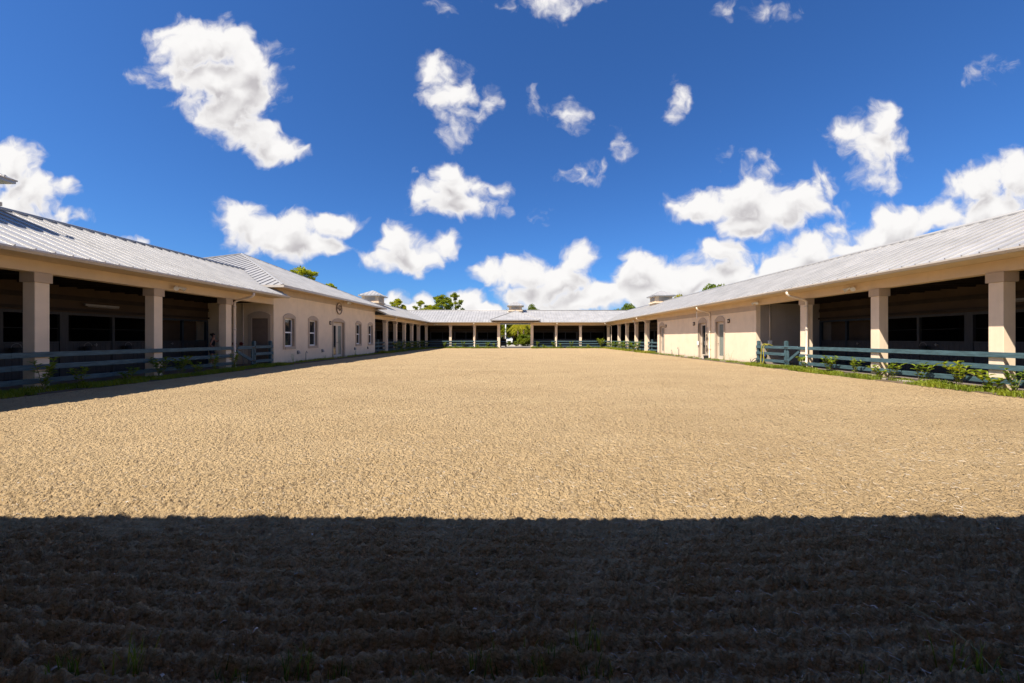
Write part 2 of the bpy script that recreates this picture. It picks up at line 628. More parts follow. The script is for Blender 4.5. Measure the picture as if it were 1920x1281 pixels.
def surround(mb, mp, uc, wo, wi, z0o, z0i, zti, zs, zc, proud=0.035):
    """taupe surround with a segmental head, around a rectangular opening"""
    a, b = uc - wo / 2, uc + wo / 2
    i0, i1 = uc - wi / 2, uc + wi / 2
    vplate(mb, mp, [(a, z0o), (i0, z0o), (i0, zti), (a, zti)], -proud, 0.02)
    vplate(mb, mp, [(i1, z0o), (b, z0o), (b, zti), (i1, zti)], -proud, 0.02)
    if z0i > z0o + 0.01:
        vplate(mb, mp, [(i0, z0o), (i1, z0o), (i1, z0i), (i0, z0i)], -proud - 0.03, 0.02)
    vplate(mb, mp, arch_pts(a, b, zti, zs, zc), -proud, 0.02)
    # reveals
    vplate(mb, mp, [(i0 - 0.002, z0i), (i0 + 0.015, z0i), (i0 + 0.015, zti), (i0 - 0.002, zti)], 0.021, 0.24)
    vplate(mb, mp, [(i1 - 0.015, z0i), (i1 + 0.002, z0i), (i1 + 0.002, zti), (i1 - 0.015, zti)], 0.021, 0.24)


def wall_open(mb, mp, u0, u1, z0, z1, d0, d1, openings):
    """wall in strips, with rectangular openings (ua, ub, za, zb) sorted along u"""
    u = u0
    for ua, ub, za, zb in sorted(openings):
        wbox(mb, mp, u, ua, d0, d1, z0, z1)
        if za > z0 + 0.01:
            wbox(mb, mp, ua, ub, d0, d1, z0, za)
        wbox(mb, mp, ua, ub, d0, d1, zb, z1)
        u = ub
    wbox(mb, mp, u, u1, d0, d1, z0, z1)


L, R, B, N = MAPS['left'], MAPS['right'], MAPS['back'], MAPS['near']

# ---- left front wing -------------------------------------------------------
lf = thing('barn_wing', 'left barn wing of open stalls, nearest the camera, joining the pyramid roofed clubhouse', 'barn', (-XC, 10, 0))
m = MB()
Y0 = YN + OV
ribbed(m, [P3(L, Y0, -OV, zroof(-OV)), P3(L, 21.5, -OV, zroof(-OV)), P3(L, 24.75, RIDGE_D, RIDGE_Z), P3(L, YN - RIDGE_D, RIDGE_D, RIDGE_Z)], (0, 1, 0))
ribbed(m, [P3(L, YN - RIDGE_D, RIDGE_D, RIDGE_Z), P3(L, 24.0, RIDGE_D, RIDGE_Z), P3(L, 21.6, 8.45, EAVE_Z), P3(L, YN - 8.45, 8.45, EAVE_Z)], (0, 1, 0))
lf_roof = m.build('roof', 'roof', lf)
ridge_cap(lf, P3(L, YN - RIDGE_D, RIDGE_D, RIDGE_Z + 0.02), P3(L, 24.7, RIDGE_D, RIDGE_Z + 0.02))
wing_shell(lf, L, None, None, (YN, 21.695), None, o=(7.5, 0))
eave_trim(lf, L, Y0, 21.5)
LCOL = [3.76, 7.36, 10.96, 14.56, 18.16]
for u in LCOL:
    column(lf, L, u)
edges = [YN + 0.2] + [u + 0.175 for u in LCOL] + [21.6]
for i in range(len(edges) - 1):
    stall(lf, L, edges[i], edges[i + 1], closed=(i == len(edges) - 2))
    if 0 < i:
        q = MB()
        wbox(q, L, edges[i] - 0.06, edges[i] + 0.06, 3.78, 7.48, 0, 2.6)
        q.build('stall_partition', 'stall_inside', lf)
downspout(lf, L, 18.62)
cupola(lf, -XC - RIDGE_D, 11.1)

# ---- left rear wing --------------------------------------------------------
lr = thing('barn_wing', 'left rear barn wing of short open bays beyond the clubhouse', 'barn', (-XC, 47, 0))
m = MB()
ribbed(m, [P3(L, 37.3, -OV, zroof(-OV)), P3(L, YB - OV, -OV, zroof(-OV)), P3(L, YB + RIDGE_D, RIDGE_D, RIDGE_Z), P3(L, 34.1, RIDGE_D, RIDGE_Z)], (0, 1, 0))
ribbed(m, [P3(L, 34.4, RIDGE_D, RIDGE_Z), P3(L, YB + RIDGE_D, RIDGE_D, RIDGE_Z), P3(L, YB + 8.45, 8.45, EAVE_Z), P3(L, 37.3, 8.45, EAVE_Z)], (0, 1, 0))
m.build('roof', 'roof', lr)
ridge_cap(lr, P3(L, 34.3, RIDGE_D, RIDGE_Z + 0.02), P3(L, YB + RIDGE_D, RIDGE_D, RIDGE_Z + 0.02))
wing_shell(lr, L, None, None, (37.16, YB - 0.002), None, o=(0, 7.5))
eave_trim(lr, L, 37.3, YB - OV - 0.13)
LRC = [40.3, 43.7, 47.1, 50.5, 53.9]
for u in LRC:
    column(lr, L, u)
edges = [37.3] + [u + 0.175 for u in LRC] + [57.3, 60.7]
for i in range(len(edges) - 1):
    stall(lr, L, edges[i], edges[i + 1])
for u in (40.55, 53.95):
    downspout(lr, L, u)
cupola(lr, -XC - RIDGE_D, 46.6)

# ---- right wing ------------------------------------------------------------
rt = thing('barn_wing', 'long right barn wing with a plain wall and three doors between its stalls', 'barn', (XC, 30, 0))
m = MB()
ribbed(m, [P3(R, Y0, -OV, zroof(-OV)), P3(R, YB - OV, -OV, zroof(-OV)), P3(R, YB + RIDGE_D, RIDGE_D, RIDGE_Z), P3(R, YN - RIDGE_D, RIDGE_D, RIDGE_Z)], (0, 1, 0))
ribbed(m, [P3(R, YN - RIDGE_D, RIDGE_D, RIDGE_Z), P3(R, YB + RIDGE_D, RIDGE_D, RIDGE_Z), P3(R, YB + 8.45, 8.45, EAVE_Z), P3(R, YN - 8.45, 8.45, EAVE_Z)], (0, 1, 0))
m.build('roof', 'roof', rt)
ridge_cap(rt, P3(R, YN - RIDGE_D, RIDGE_D, RIDGE_Z + 0.02), P3(R, YB + RIDGE_D, RIDGE_D, RIDGE_Z + 0.02))
wing_shell(rt, R, None, None, (YN, YB - 0.002), None, o=(7.5, 7.5))
eave_trim(rt, R, Y0, YB - OV - 0.13)
RCOL = [3.4, 7.15, 10.88, 14.62, 18.35]
RRC = [41.0, 44.8, 48.6, 52.4]
for u in RCOL + RRC:
    column(rt, R, u)
RW0, RW1 = 22.15, 37.75
edges = [YN + 0.2] + [u + 0.175 for u in RCOL] + [22.1]
for i in range(len(edges) - 1):
    stall(rt, R, edges[i], edges[i + 1], closed=(i == len(edges) - 2))
    if 0 < i:
        q = MB()
        wbox(q, R, edges[i] - 0.06, edges[i] + 0.06, 3.78, 7.48, 0, 2.6)
        q.build('stall_partition', 'stall_inside', rt)
edges = [37.9] + [u + 0.175 for u in RRC] + [57.0, 60.7]
for i in range(len(edges) - 1):
    stall(rt, R, edges[i], edges[i + 1])
doorsR = [(26.1, 'glass_frost'), (28.55, 'glass_dark'), (36.55, 'glass_curtain')]
w = MB()
wall_open(w, R, RW0, RW1, -0.05, 3.398, 0.0, 0.25, [(uc - 0.5, uc + 0.5, 0.02, 2.62) for uc, _ in doorsR])
wl = w.build('courtyard_wall', 'stucco', rt)
w = MB()
wbox(w, R, RW0, RW0 + 0.2, 0.252, 7.49, -0.05, 3.62)
w.build('end_wall', 'block', rt)
w = MB()
wbox(w, R, RW1 - 0.2, RW1, 0.252, 7.49, -0.05, 3.62)
w.build('end_wall', 'block', rt)
w = MB()
wbox(w, R, RW0 - 0.015, RW1 + 0.015, -0.022, 0.0, 3.11, 3.40)
w.build('frieze', 'trim', rt)
for i, (uc, gm) in enumerate(doorsR):
    d = MB()
    for a, b2 in ((uc - 0.485, uc - 0.33), (uc + 0.33, uc + 0.485)):
        wbox(d, R, a, b2, 0.13, 0.18, 0.04, 2.60)
    wbox(d, R, uc - 0.33, uc + 0.33, 0.13, 0.18, 0.04, 0.28)
    wbox(d, R, uc - 0.33, uc + 0.33, 0.13, 0.18, 2.44, 2.60)
    dr = d.build('door', 'door_paint', rt)
    g = MB()
    wbox(g, R, uc - 0.33, uc + 0.33, 0.145, 0.165, 0.28, 2.44)
    g.build('pane', gm, dr)
    t = MB()
    surround(t, R, uc, 1.28, 1.0, 0.0, 0.0, 2.62, 2.74, 3.02)
    t.build('door_surround', 'stucco' if False else 'trim', dr)
    hd = MB()
    hd.tube([P3(R, uc + 0.41, 0.13, 1.12), P3(R, uc + 0.41, 0.07, 1.12), P3(R, uc + 0.29, 0.07, 1.12)], 0.014, 6)
    hd.build('handle', 'bronze', dr)
    s = MB()
    wbox(s, R, uc - 0.5, uc + 0.5, -0.06, 0.2, -0.05, 0.04)
    s.build('threshold', 'kerb_stone', dr)
for u in (18.2, 27.35, 41.2, 56.0):
    downspout(rt, R, u)
for cy in (46.8, 10.1):
    cupola(rt, XC + RIDGE_D, cy)

# ---- back wing with gateway ------------------------------------------------
GX0, GX1 = -3.0, 2.4     # outer faces of the gateway columns
bk = thing('barn_wing', 'far barn wing across the end of the arena, with a gateway in its middle', 'barn', (-0.3, YB, 0))
m = MB()
ribbed(m, [P3(B, -12.9, -OV, EAVE_Z), P3(B, 12.9, -OV, EAVE_Z), P3(B, 17.6, RIDGE_D, RIDGE_Z), P3(B, -17.6, RIDGE_D, RIDGE_Z)], (1, 0, 0))
ribbed(m, [P3(B, -17.6, RIDGE_D, RIDGE_Z), P3(B, 17.6, RIDGE_D, RIDGE_Z), P3(B, 22.3, 8.45, EAVE_Z), P3(B, -22.3, 8.45, EAVE_Z)], (1, 0, 0))
m.build('roof', 'roof', bk)
ridge_cap(bk, P3(B, -17.6, RIDGE_D, RIDGE_Z + 0.02), P3(B, 17.6, RIDGE_D, RIDGE_Z + 0.02))
for a, b2 in ((-22.0, GX0 - 0.002), (GX1 + 0.002, 22.0)):
    bm_ = MB()
    wbox(bm_, B, max(a, -XC - 0.35), min(b2, XC + 0.35), 0.0, 0.35, 3.40, 3.742)
    bm_.build('beam', 'stucco_beam', bk)
    w = MB()
    wbox(w, B, max(a, -21.6), min(b2, 21.6), 7.5, 7.68, -0.05, 3.74)
    w.build('outer_wall', 'stall_inside', bk)
    c = MB()
    wbox(c, B, max(a, -XC), min(b2, XC), 0.36, 7.49, 3.63, 3.68)
    c.build('ceiling', 'wood_dark', bk)
    s = MB()
    wbox(s, B, max(a, -XC), min(b2, XC), -OV + 0.03, -0.002, 3.745, 3.765)
    s.build('soffit', 'stucco_beam', bk)
    lo, hi = (-12.77, GX0 - 0.3) if a < -5 else (GX1 + 0.3, 12.77)
    g = MB()
    prof = [(-OV + 0.02, 3.86), (-OV + 0.02, 3.73), (-OV - 0.07, 3.73), (-OV - 0.12, 3.80), (-OV - 0.12, 3.85), (-OV - 0.09, 3.81), (-OV, 3.755), (-OV, 3.86)]
    A = [P3(B, lo, d, z) for d, z in prof]
    Bq = [P3(B, hi, d, z) for d, z in prof]
    k = len(prof)
    g.add(A + Bq, [tuple(range(k)), tuple(range(2 * k - 1, k - 1, -1))] + [(i, (i + 1) % k, k + (i + 1) % k, k + i) for i in range(k)])
    g.build('gutter', 'gutter', bk)
    pw = MB()
    e = GX0 + 0.02 if a < -5 else GX1 - 0.02
    wbox(pw, B, e - 0.1, e + 0.1, 0.45, 7.69, -0.05, 3.94)
    pw.build('passage_wall', 'stall_tan', bk)
BCOL = [-10.2, -6.6, 5.65, 9.3]
for u in BCOL:
    column(bk, B, u)
for u in (-XC, XC - 0.35):
    column(bk, B, u)
for u in (GX0, GX1 - 0.42):
    column(bk, B, u, z1=3.95, s=0.42)
for e in ([-13.9, -10.0, -6.4, GX0 - 0.1], [GX1 + 0.1, 5.85, 9.5, 13.9]):
    for i in range(3):
        stall(bk, B, e[i], e[i + 1])
downspout(bk, B, -6.4)
downspout(bk, B, 5.85)
# gateway roof
gc = (GX0 + GX1) / 2
gy, gh, gz = 55.5, 3.62, 4.16
ga = (gc, gy + gh, gz + PITCH * gh)
gr = MB()
yb2 = YB + (ga[2] - 4.28) / PITCH
ribbed(gr, [(gc - gh, gy, gz), (gc + gh, gy, gz), ga], (1, 0, 0), 0.43, 0.035, 0.028, 0.2)
for s in (-1, 1):
    ribbed(gr, [(gc + s * gh, gy, gz), (gc + s * gh, gy + 2.2, gz), (gc, yb2 + 0.3, ga[2]), ga], (0, 1, 0), 0.43)
grf = gr.build('gateway_roof', 'roof', bk)
sf = MB()
sf.box(gc - gh + 0.05, gc + gh - 0.05, gy + 0.05, YB + 0.43, 4.035, 4.075)
sf.build('gateway_soffit', 'stucco_beam', grf)
gg = MB()
gg.box(gc - gh - 0.1, gc + gh + 0.1, gy - 0.1, gy + 0.02, 4.03, 4.15)
gg.build('gateway_gutter', 'roof_cap', grf)
for s in (-1, 1):
    hc_ = MB()
    hc_.tube([Vector((gc + s * gh, gy, gz + 0.03)), Vector(ga) + Vector((0, 0, 0.03))], 0.055, 6)
    hc_.build('hip_cap', 'roof_cap', grf)
lb = MB()
lb.box(GX0 + 0.42, GX1 - 0.42, YB, YB + 0.35, 3.80, 3.985)
lb.build('lintel', 'stucco_beam', bk)
cl = MB()
cl.box(GX0, GX1, YB + 0.36, YB + 7.69, 3.95, 3.985)
cl.build('passage_ceiling', 'wood_dark', bk)
cupola(bk, gc, YB + RIDGE_D)

# ---- near wing, behind the camera -----------------------------------------
nw = thing('barn_wing', 'near barn wing behind the viewer whose roof shades the closest sand', 'barn', (0, YN, 0))
m = MB()
ribbed(m, [P3(N, -12.9, -OV, EAVE_Z), P3(N, 12.9, -OV, EAVE_Z), P3(N, 17.6, RIDGE_D, RIDGE_Z), P3(N, -17.6, RIDGE_D, RIDGE_Z)], (1, 0, 0))
ribbed(m, [P3(N, -17.6, RIDGE_D, RIDGE_Z), P3(N, 17.6, RIDGE_D, RIDGE_Z), P3(N, 22.3, 8.45, EAVE_Z), P3(N, -22.3, 8.45, EAVE_Z)], (1, 0, 0))
m.build('roof', 'roof', nw)
for a, b2 in ((-XC, -2.6), (2.6, XC)):
    w = MB()
    wbox(w, N, a, b2, 0, 0.35, 3.4, 3.742)
    w.build('beam', 'stucco_beam', nw)
    w = MB()
    wbox(w, N, a, b2, 3.65, 3.8, 0, 3.6)
    w.build('stall_front', 'stall_tan', nw)
    w = MB()
    wbox(w, N, a, b2, 7.5, 7.7, 0, 3.75)
    w.build('outer_wall', 'stall_inside', nw)
w = MB()
wbox(w, N, -2.6, 2.6, 0, 0.35, 3.5, 3.742)
w.build('beam', 'stucco_beam', nw)
w = MB()
wbox(w, N, -XC, XC, 0.36, 7.49, 3.63, 3.68)
w.build('ceiling', 'wood_dark', nw)
eave_trim(nw, N, -12.7, 12.7)
for u in (-10.2, -6.6, -2.95, 2.6, 6.25, 9.85):
    column(nw, N, u)

# ---- clubhouse -------------------------------------------------------------
ch = thing('clubhouse', 'cream stucco clubhouse under a white pyramid metal roof, with arched windows', 'building', (-XC, 29.4, 0))
CY0, CY1, CYC = 21.7, 37.15, 29.42
wins = [23.2, 25.9, 33.3, 36.0]
DU = 29.6
m = MB()
ops = [(u - 0.48, u + 0.48, 0.98, 2.69) for u in wins] + [(DU - 0.9, DU + 0.9, 0.02, 2.72)]
wall_open(m, L, CY0, CY1, -0.05, 4.38, 0.0, 0.25, ops)
m.build('front_wall', 'stucco', ch)
m = MB()
SD = 1.25
m.box(-28.6, -XC - 0.252, CY0, CY0 + 0.22, -0.05, 4.38)
m.box(-28.6, -XC - 0.252, CY1 - 0.22, CY1, -0.05, 4.38)
m.box(-28.85, -28.602, CY0, CY1, -0.05, 4.38)
m.build('side_wall', 'stucco', ch)
m = MB()
wbox(m, L, CY0 - 0.02, CY1 + 0.02, -0.028, -0.0, 4.0, 4.37)
m.build('frieze', 'trim', ch)
ex, hh = 13.0, 8.23
cx = -ex - hh
cz, ca = 4.45, 4.45 + PITCH * hh
cs = [(-ex, CYC - hh, cz), (-ex, CYC + hh, cz), (cx - hh, CYC + hh, cz), (cx - hh, CYC - hh, cz)]
ap = (cx, CYC, ca)
m = MB()
for i in range(4):
    p, q = cs[i], cs[(i + 1) % 4]
    ribbed(m, [p, q, ap], (q[0] - p[0], q[1] - p[1], 0))
cr = m.build('roof', 'roof', ch)
m = MB()
for p in cs:
    m.tube([Vector(p) + Vector((0, 0, 0.02)), Vector(ap) + Vector((0, 0, 0.02))], 0.06, 6)
m.build('hip_cap', 'roof_cap', cr)
m = MB()
m.box(-ex - 0.03, cx - hh + 0.03, CYC - hh + 0.03, CYC + hh - 0.03, 4.385, 4.40)
m.build('soffit', 'stucco_beam', ch)
m = MB()
for a in ((-ex + 0.12, -ex, CYC - hh - 0.12, CYC + hh + 0.12), (-ex, cx + 4, CYC - hh - 0.12, CYC - hh), (-ex, cx + 4, CYC + hh, CYC + hh + 0.12)):
    m.box(a[0], a[1], a[2], a[3], 4.31, 4.44)
m.build('gutter', 'gutter', ch)
for u in wins:
    f = MB()
    for a, b2 in ((u - 0.465, u - 0.405), (u + 0.405, u + 0.465)):
        wbox(f, L, a, b2, 0.14, 0.20, 0.985, 2.685)
    for z0, z1 in ((0.985, 1.06), (1.80, 1.88), (2.615, 2.685)):
        wbox(f, L, u - 0.405, u + 0.405, 0.135, 0.20, z0, z1)
    win = f.build('window', 'white_frame', ch)
    g = MB()
    wbox(g, L, u - 0.405, u + 0.405, 0.165, 0.18, 1.06, 1.80)
    wbox(g, L, u - 0.405, u + 0.405, 0.150, 0.164, 1.88, 2.615)
    g.build('pane', 'glass_dark', win)
    t = MB()
    surround(t, L, u, 1.28, 0.96, 0.82, 0.98, 2.69, 2.78, 3.0)
    t.build('window_surround', 'trim', win)
d = MB()
for a, b2 in ((DU - 0.88, DU - 0.70), (DU - 0.16, DU - 0.01), (DU + 0.01, DU + 0.16), (DU + 0.70, DU + 0.88)):
    wbox(d, L, a, b2, 0.14, 0.19, 0.05, 2.70)
for z0, z1 in ((0.05, 0.22), (2.45, 2.70)):
    wbox(d, L, DU - 0.70, DU - 0.16, 0.14, 0.19, z0, z1)
    wbox(d, L, DU + 0.16, DU + 0.70, 0.14, 0.19, z0, z1)
dr = d.build('door', 'door_paint', ch)
for a, b2, gm in ((DU - 0.70, DU - 0.16, 'glass_dark'), (DU + 0.16, DU + 0.70, 'glass_frost')):
    g = MB()
    wbox(g, L, a, b2, 0.155, 0.175, 0.22, 2.45)
    g.build('pane', gm, dr)
t = MB()
surround(t, L, DU, 2.12, 1.8, 0.0, 0.0, 2.72, 2.78, 3.03)
t.build('door_surround', 'trim', dr)
hd = MB()
for s in (-1, 1):
    hd.tube([P3(L, DU + s * 0.08, 0.14, 1.15), P3(L, DU + s * 0.08, 0.08, 1.15), P3(L, DU + s * 0.2, 0.08, 1.15)], 0.014, 6)
hd.build('handle', 'bronze', dr)
s = MB()
wbox(s, L, DU - 1.0, DU + 1.0, -0.25, 0.14, -0.05, 0.045)
s.build('threshold', 'kerb_stone', dr)
# side door seen inside the aisle
sd = MB()
sd.box(-15.05, -14.15, CY0 - 0.03, CY0, 0.02, 2.62)
sdo = sd.build('side_door', 'door_brown', ch)
t = MB()
for x0, x1 in ((-15.27, -15.06), (-14.14, -13.99)):
    t.box(x0, x1, CY0 - 0.06, CY0, 0.0, 2.64)
pts = arch_pts(-15.27, -13.99, 2.64, 2.80, 3.02)
t.prism([(u, CY0 - 0.06, z) for u, z in pts], (0, 0.06, 0))
t.build('door_surround', 'trim', sdo)
# emblem: oval ring with scrolling strokes inside
em = thing('emblem', 'round brown medallion with scrolled strokes above the french doors', 'emblem', (-XC + 0.05, DU, 3.78))
r = MB()
ex0 = -XC + 0.06


def circ(rad, n=36, rz=None):
    return [(ex0, DU + rad * math.cos(2 * PI * i / n), 3.78 + (rz or rad) * math.sin(2 * PI * i / n)) for i in range(n + 1)]


r.tube(circ(0.45), 0.02, 6)
r.tube(circ(0.385), 0.014, 6)
r.build('ring', 'emblem_brown', em, smooth=True)
r = MB()
r.prism([(-XC + 0.03, p[1], p[2]) for p in circ(0.44)[:-1]], (0.012, 0, 0))
r.build('disc', 'stucco', em)
r = MB()


def stroke(pts, w=0.028):
    n = 18
    out = []
    for i in range(n + 1):
        t = i / n
        p = [0, 0]
        k = len(pts) - 1
        for j, q in enumerate(pts):
            c = math.comb(k, j) * t ** j * (1 - t) ** (k - j)
            p[0] += c * q[0]
            p[1] += c * q[1]
        out.append((ex0 - 0.005, DU + p[0], 3.78 + p[1]))
    r.tube(out, w, 6)


stroke([(-0.26, 0.14), (-0.34, -0.05), (-0.14, -0.20), (-0.12, 0.05), (-0.02, 0.30)])
stroke([(-0.10, 0.24), (-0.08, -0.05), (0.0, -0.42), (0.08, -0.05), (0.10, 0.26)])
stroke([(0.18, 0.26), (0.36, 0.10), (0.26, -0.26), (0.12, -0.18), (0.20, 0.02)])
r.build('monogram', 'emblem_brown', em, smooth=True)

# ------------------------------------------------------------------ small fittings


def wall_light(mp, u, z, label):
    o = thing('wall_light', label, 'wall light', P3(mp, u, 0, z), 'bronze wall lanterns')
    b = MB()
    vplate(b, mp, [(u + 0.085 * math.cos(2 * PI * i / 14), z + 0.14 * math.sin(2 * PI * i / 14)) for i in range(14)], -0.03, 0)
    for zz in (z - 0.115, z + 0.09):
        vplate(b, mp, [(u + 0.065 * math.cos(2 * PI * i / 10), zz + 0.03 * math.sin(2 * PI * i / 10)) for i in range(10)], -0.11, -0.031)
    wbox(b, mp, u - 0.012, u + 0.012, -0.115, -0.10, z - 0.1, z + 0.08)
    b.build('housing', 'bronze', o)
    g = MB()
    wbox(g, mp, u - 0.05, u + 0.05, -0.098, -0.032, z - 0.085, z + 0.058)
    g.build('shade', 'lamp_glass', o, bevel=0.02)


wall_light(L, 28.2, 2.62, 'dark lantern beside the french doors on the clubhouse wall')
wall_light(R, 24.95, 2.62, 'dark lantern right of the frosted glass door nearest the stable corner')
wall_light(R, 29.85, 2.62, 'dark lantern left of the dark glass door beside the downspout')
wall_light(R, 35.5, 2.62, 'dark lantern beside the far curtained door, farthest along right wall')


def flood(mp, u, d, z, label, group='twin floodlights'):
    o = thing('floodlight', label, 'floodlight', P3(mp, u, d, z), group)
    b = MB()
    wbox(b, mp, u - 0.06, u + 0.06, d - 0.03, d, z - 0.06, z + 0.06)
    b.build('base', 'downspout', o)
    for s in (-1, 1):
        h = MB()
        h.tube([P3(mp, u, d - 0.03, z), P3(mp, u + s * 0.08, d - 0.08, z - 0.02)], 0.02, 6)
        h.tube([P3(mp, u + s * 0.07, d - 0.07, z - 0.015), P3(mp, u + s * 0.14, d - 0.12, z - 0.045), P3(mp, u + s * 0.22, d - 0.2, z - 0.10)], [0.045, 0.055, 0.085], 10)
        h.build('lamp_head', 'white_plastic', o, smooth=False)


flood(L, 15.5, 0.0, 3.58, 'twin floodlight on the left beam near the clubhouse')
flood(R, 15.75, 0.0, 3.58, 'twin floodlight on the right beam by the second nearest column')
flood(R, 22.0, 0.0, 3.58, 'twin floodlight on the right beam above the wall corner')
flood(L, 30.4, -0.3, 4.36, 'twin floodlight under the clubhouse eave above the medallion')
flood(R, 45.0, 0.0, 3.58, 'twin floodlight on the right beam far down by the cupola')
flood(B, -12.2, 0.0, 3.58, 'twin floodlight in the far left corner of the courtyard')

for i, (u, lb) in enumerate(((24.1, 'small hooded vent under the clubhouse window nearest the gate'), (27.1, 'small hooded vent left of the french doors'), (32.5, 'small hooded vent under the window right of the french doors'), (35.3, 'small hooded vent under the farthest clubhouse window'))):
    o = thing('wall_vent', lb, 'vent', P3(L, u, 0, 0.6), 'hooded vents on the clubhouse wall')
    b = MB()
    z = 0.6
    wbox(b, L, u - 0.11, u + 0.11, -0.02, 0, z - 0.12, z + 0.12)
    b.build('plate', 'pipe_grey', o)
    h = MB()
    A = [(u - 0.09, -0.021, z - 0.08), (u + 0.09, -0.021, z - 0.08), (u + 0.09, -0.12, z - 0.08), (u - 0.09, -0.12, z - 0.08), (u - 0.09, -0.021, z + 0.09), (u + 0.09, -0.021, z + 0.09), (u + 0.09, -0.06, z + 0.08), (u - 0.09, -0.06, z + 0.08)]
    h.add([P3(L, a, b2, c) for a, b2, c in A], [(0, 3, 2, 1), (4, 5, 6, 7), (0, 1, 5, 4), (1, 2, 6, 5), (2, 3, 7, 6), (3, 0, 4, 7)])
    h.build('hood', 'pipe_grey', o)


def tap(mp, u, d, h, label, name='standpipe'):
    o = thing(name, label, 'tap', P3(mp, u, d, 0), 'garden taps')
    b = MB()
    b.tube([P3(mp, u, d, -0.03), P3(mp, u, d, h * 0.5), P3(mp, u, d, h), P3(mp, u + 0.12, d, h + 0.02), P3(mp, u + 0.2, d, h - 0.03)], 0.022, 8)
    b.build('pipe', 'pipe_grey', o, smooth=True)
    k = MB()
    k.tube([P3(mp, u + 0.08, d, h + 0.03), P3(mp, u + 0.08, d, h + 0.09)], 0.012, 6)
    k.tube([P3(mp, u + 0.03, d, h + 0.09), P3(mp, u + 0.13, d, h + 0.09)], 0.014, 6)
    k.build('handle', 'bronze', o)


tap(L, 24.8, -0.12, 0.55, 'thin tap on a pipe below the first clubhouse windows')
tap(R, 32.6, -0.1, 0.62, 'tap with a drooping pipe on the right wall between doors')
tap(R, 34.0, -0.1, 0.35, 'short tap low on the right wall near the far door')

# conduits and hose bibbs on the sheltered end walls
o = thing('conduit_bank', 'two pale conduits with dark red valves beside the brown side door', 'conduit', (-16.0, 21.5, 0))
for x in (-15.95, -15.55):
    b = MB()
    b.tube([(x, CY0 - 0.05, 0.0), (x, CY0 - 0.05, 1.8), (x, CY0 - 0.05, 3.5)], 0.03, 8)
    pp = b.build('conduit', 'downspout', o, smooth=True)
    v = MB()
    v.tube([(x, CY0 - 0.06, 1.18), (x, CY0 - 0.2, 1.18)], 0.035, 8)
    v.tube([(x, CY0 - 0.19, 1.18), (x, CY0 - 0.22, 1.18)], 0.10, 10)
    v.build('valve', 'red_paint', pp)
o = thing('conduit_bank', 'white conduit with a socket box on the grey block wall at right', 'conduit', (14.9, 22, 0))
b = MB()
b.tube([(14.62, RW0 - 0.04, 1.35), (14.62, RW0 - 0.04, 3.5)], 0.025, 8)
b.build('conduit', 'downspout', o, smooth=True)
b = MB()
b.box(14.52, 14.72, RW0 - 0.12, RW0 - 0.002, 1.12, 1.36)
b.build('socket_box', 'white_plastic', o, bevel=0.02)

# things by the dark glass door on the right wall
o = thing('cable_box', 'grey switch box hanging on a dark cable beside the dark glass door', 'switch box', P3(R, 29.2, -0.04, 1.3))
b = MB()
b.tube([P3(R, 29.1, -0.05, 2.6), P3(R, 29.12, -0.06, 1.9), P3(R, 29.1, -0.06, 1.25)], 0.022, 6)
b.build('cable', 'rubber', o)
b = MB()
wbox(b, R, 29.0, 29.2, -0.13, -0.045, 0.95, 1.26)
b.build('box', 'white_plastic', o, bevel=0.02)
o = thing('lead_rope_hook', 'coiled lead ropes hanging on a thin rod beside the downspout', 'rope', P3(R, 27.75, -0.05, 0))
b = MB()
b.tube([P3(R, 27.75, -0.05, 0.02), P3(R, 27.75, -0.05, 2.3)], 0.014, 6)
b.build('rod', 'pipe_grey', o)
for z0 in (1.55, 0.75):
    b = MB()
    b.tube([P3(R, 27.75 + 0.1 * math.sin(2 * PI * i / 14), -0.08 - 0.02 * math.cos(i), z0 + 0.22 * math.cos(2 * PI * i / 14)) for i in range(15)], 0.02, 6)
    b.build('coil', 'bronze', o)
o = thing('hanging_tube', 'thin white tube hanging under the eave over the dark glass door', 'tube', P3(R, 28.4, -0.45, 3.0))
b = MB()
b.tube([P3(R, 28.4, -0.5, 3.74), P3(R, 28.4, -0.5, 3.45)], 0.012, 6)
b.build('cord', 'pipe_grey', o)
b = MB()
b.tube([P3(R, 28.4, -0.5, 3.45), P3(R, 28.4, -0.5, 2.95)], 0.03, 8)
b.build('tube', 'white_plastic', o)
o = thing('bucket', 'small black rubber bucket on the ground at the downspout foot', 'bucket', P3(R, 27.4, -0.32, 0))
b = MB()
c = P3(R, 27.4, -0.32, 0)
n = 16
rings = [(0.13, 0.0), (0.17, 0.24), (0.185, 0.25), (0.155, 0.24), (0.12, 0.03)]
vs = [(c[0] + rr * math.cos(2 * PI * k / n), c[1] + rr * math.sin(2 * PI * k / n), z) for rr, z in rings for k in range(n)]
fs = [(j * n + k, j * n + (k + 1) % n, (j + 1) * n + (k + 1) % n, (j + 1) * n + k) for j in range(4) for k in range(n)]
fs += [tuple(range(n)), tuple(4 * n + k for k in range(n))]
b.add(vs, fs)
b.build('tub', 'rubber', o)
b = MB()
b.tube([(c[0], c[1] + 0.18 * math.cos(PI * i / 8), 0.22 + 0.14 * math.sin(PI * i / 8)) for i in range(9)], 0.008, 6)
b.build('handle', 'pipe_grey', o)

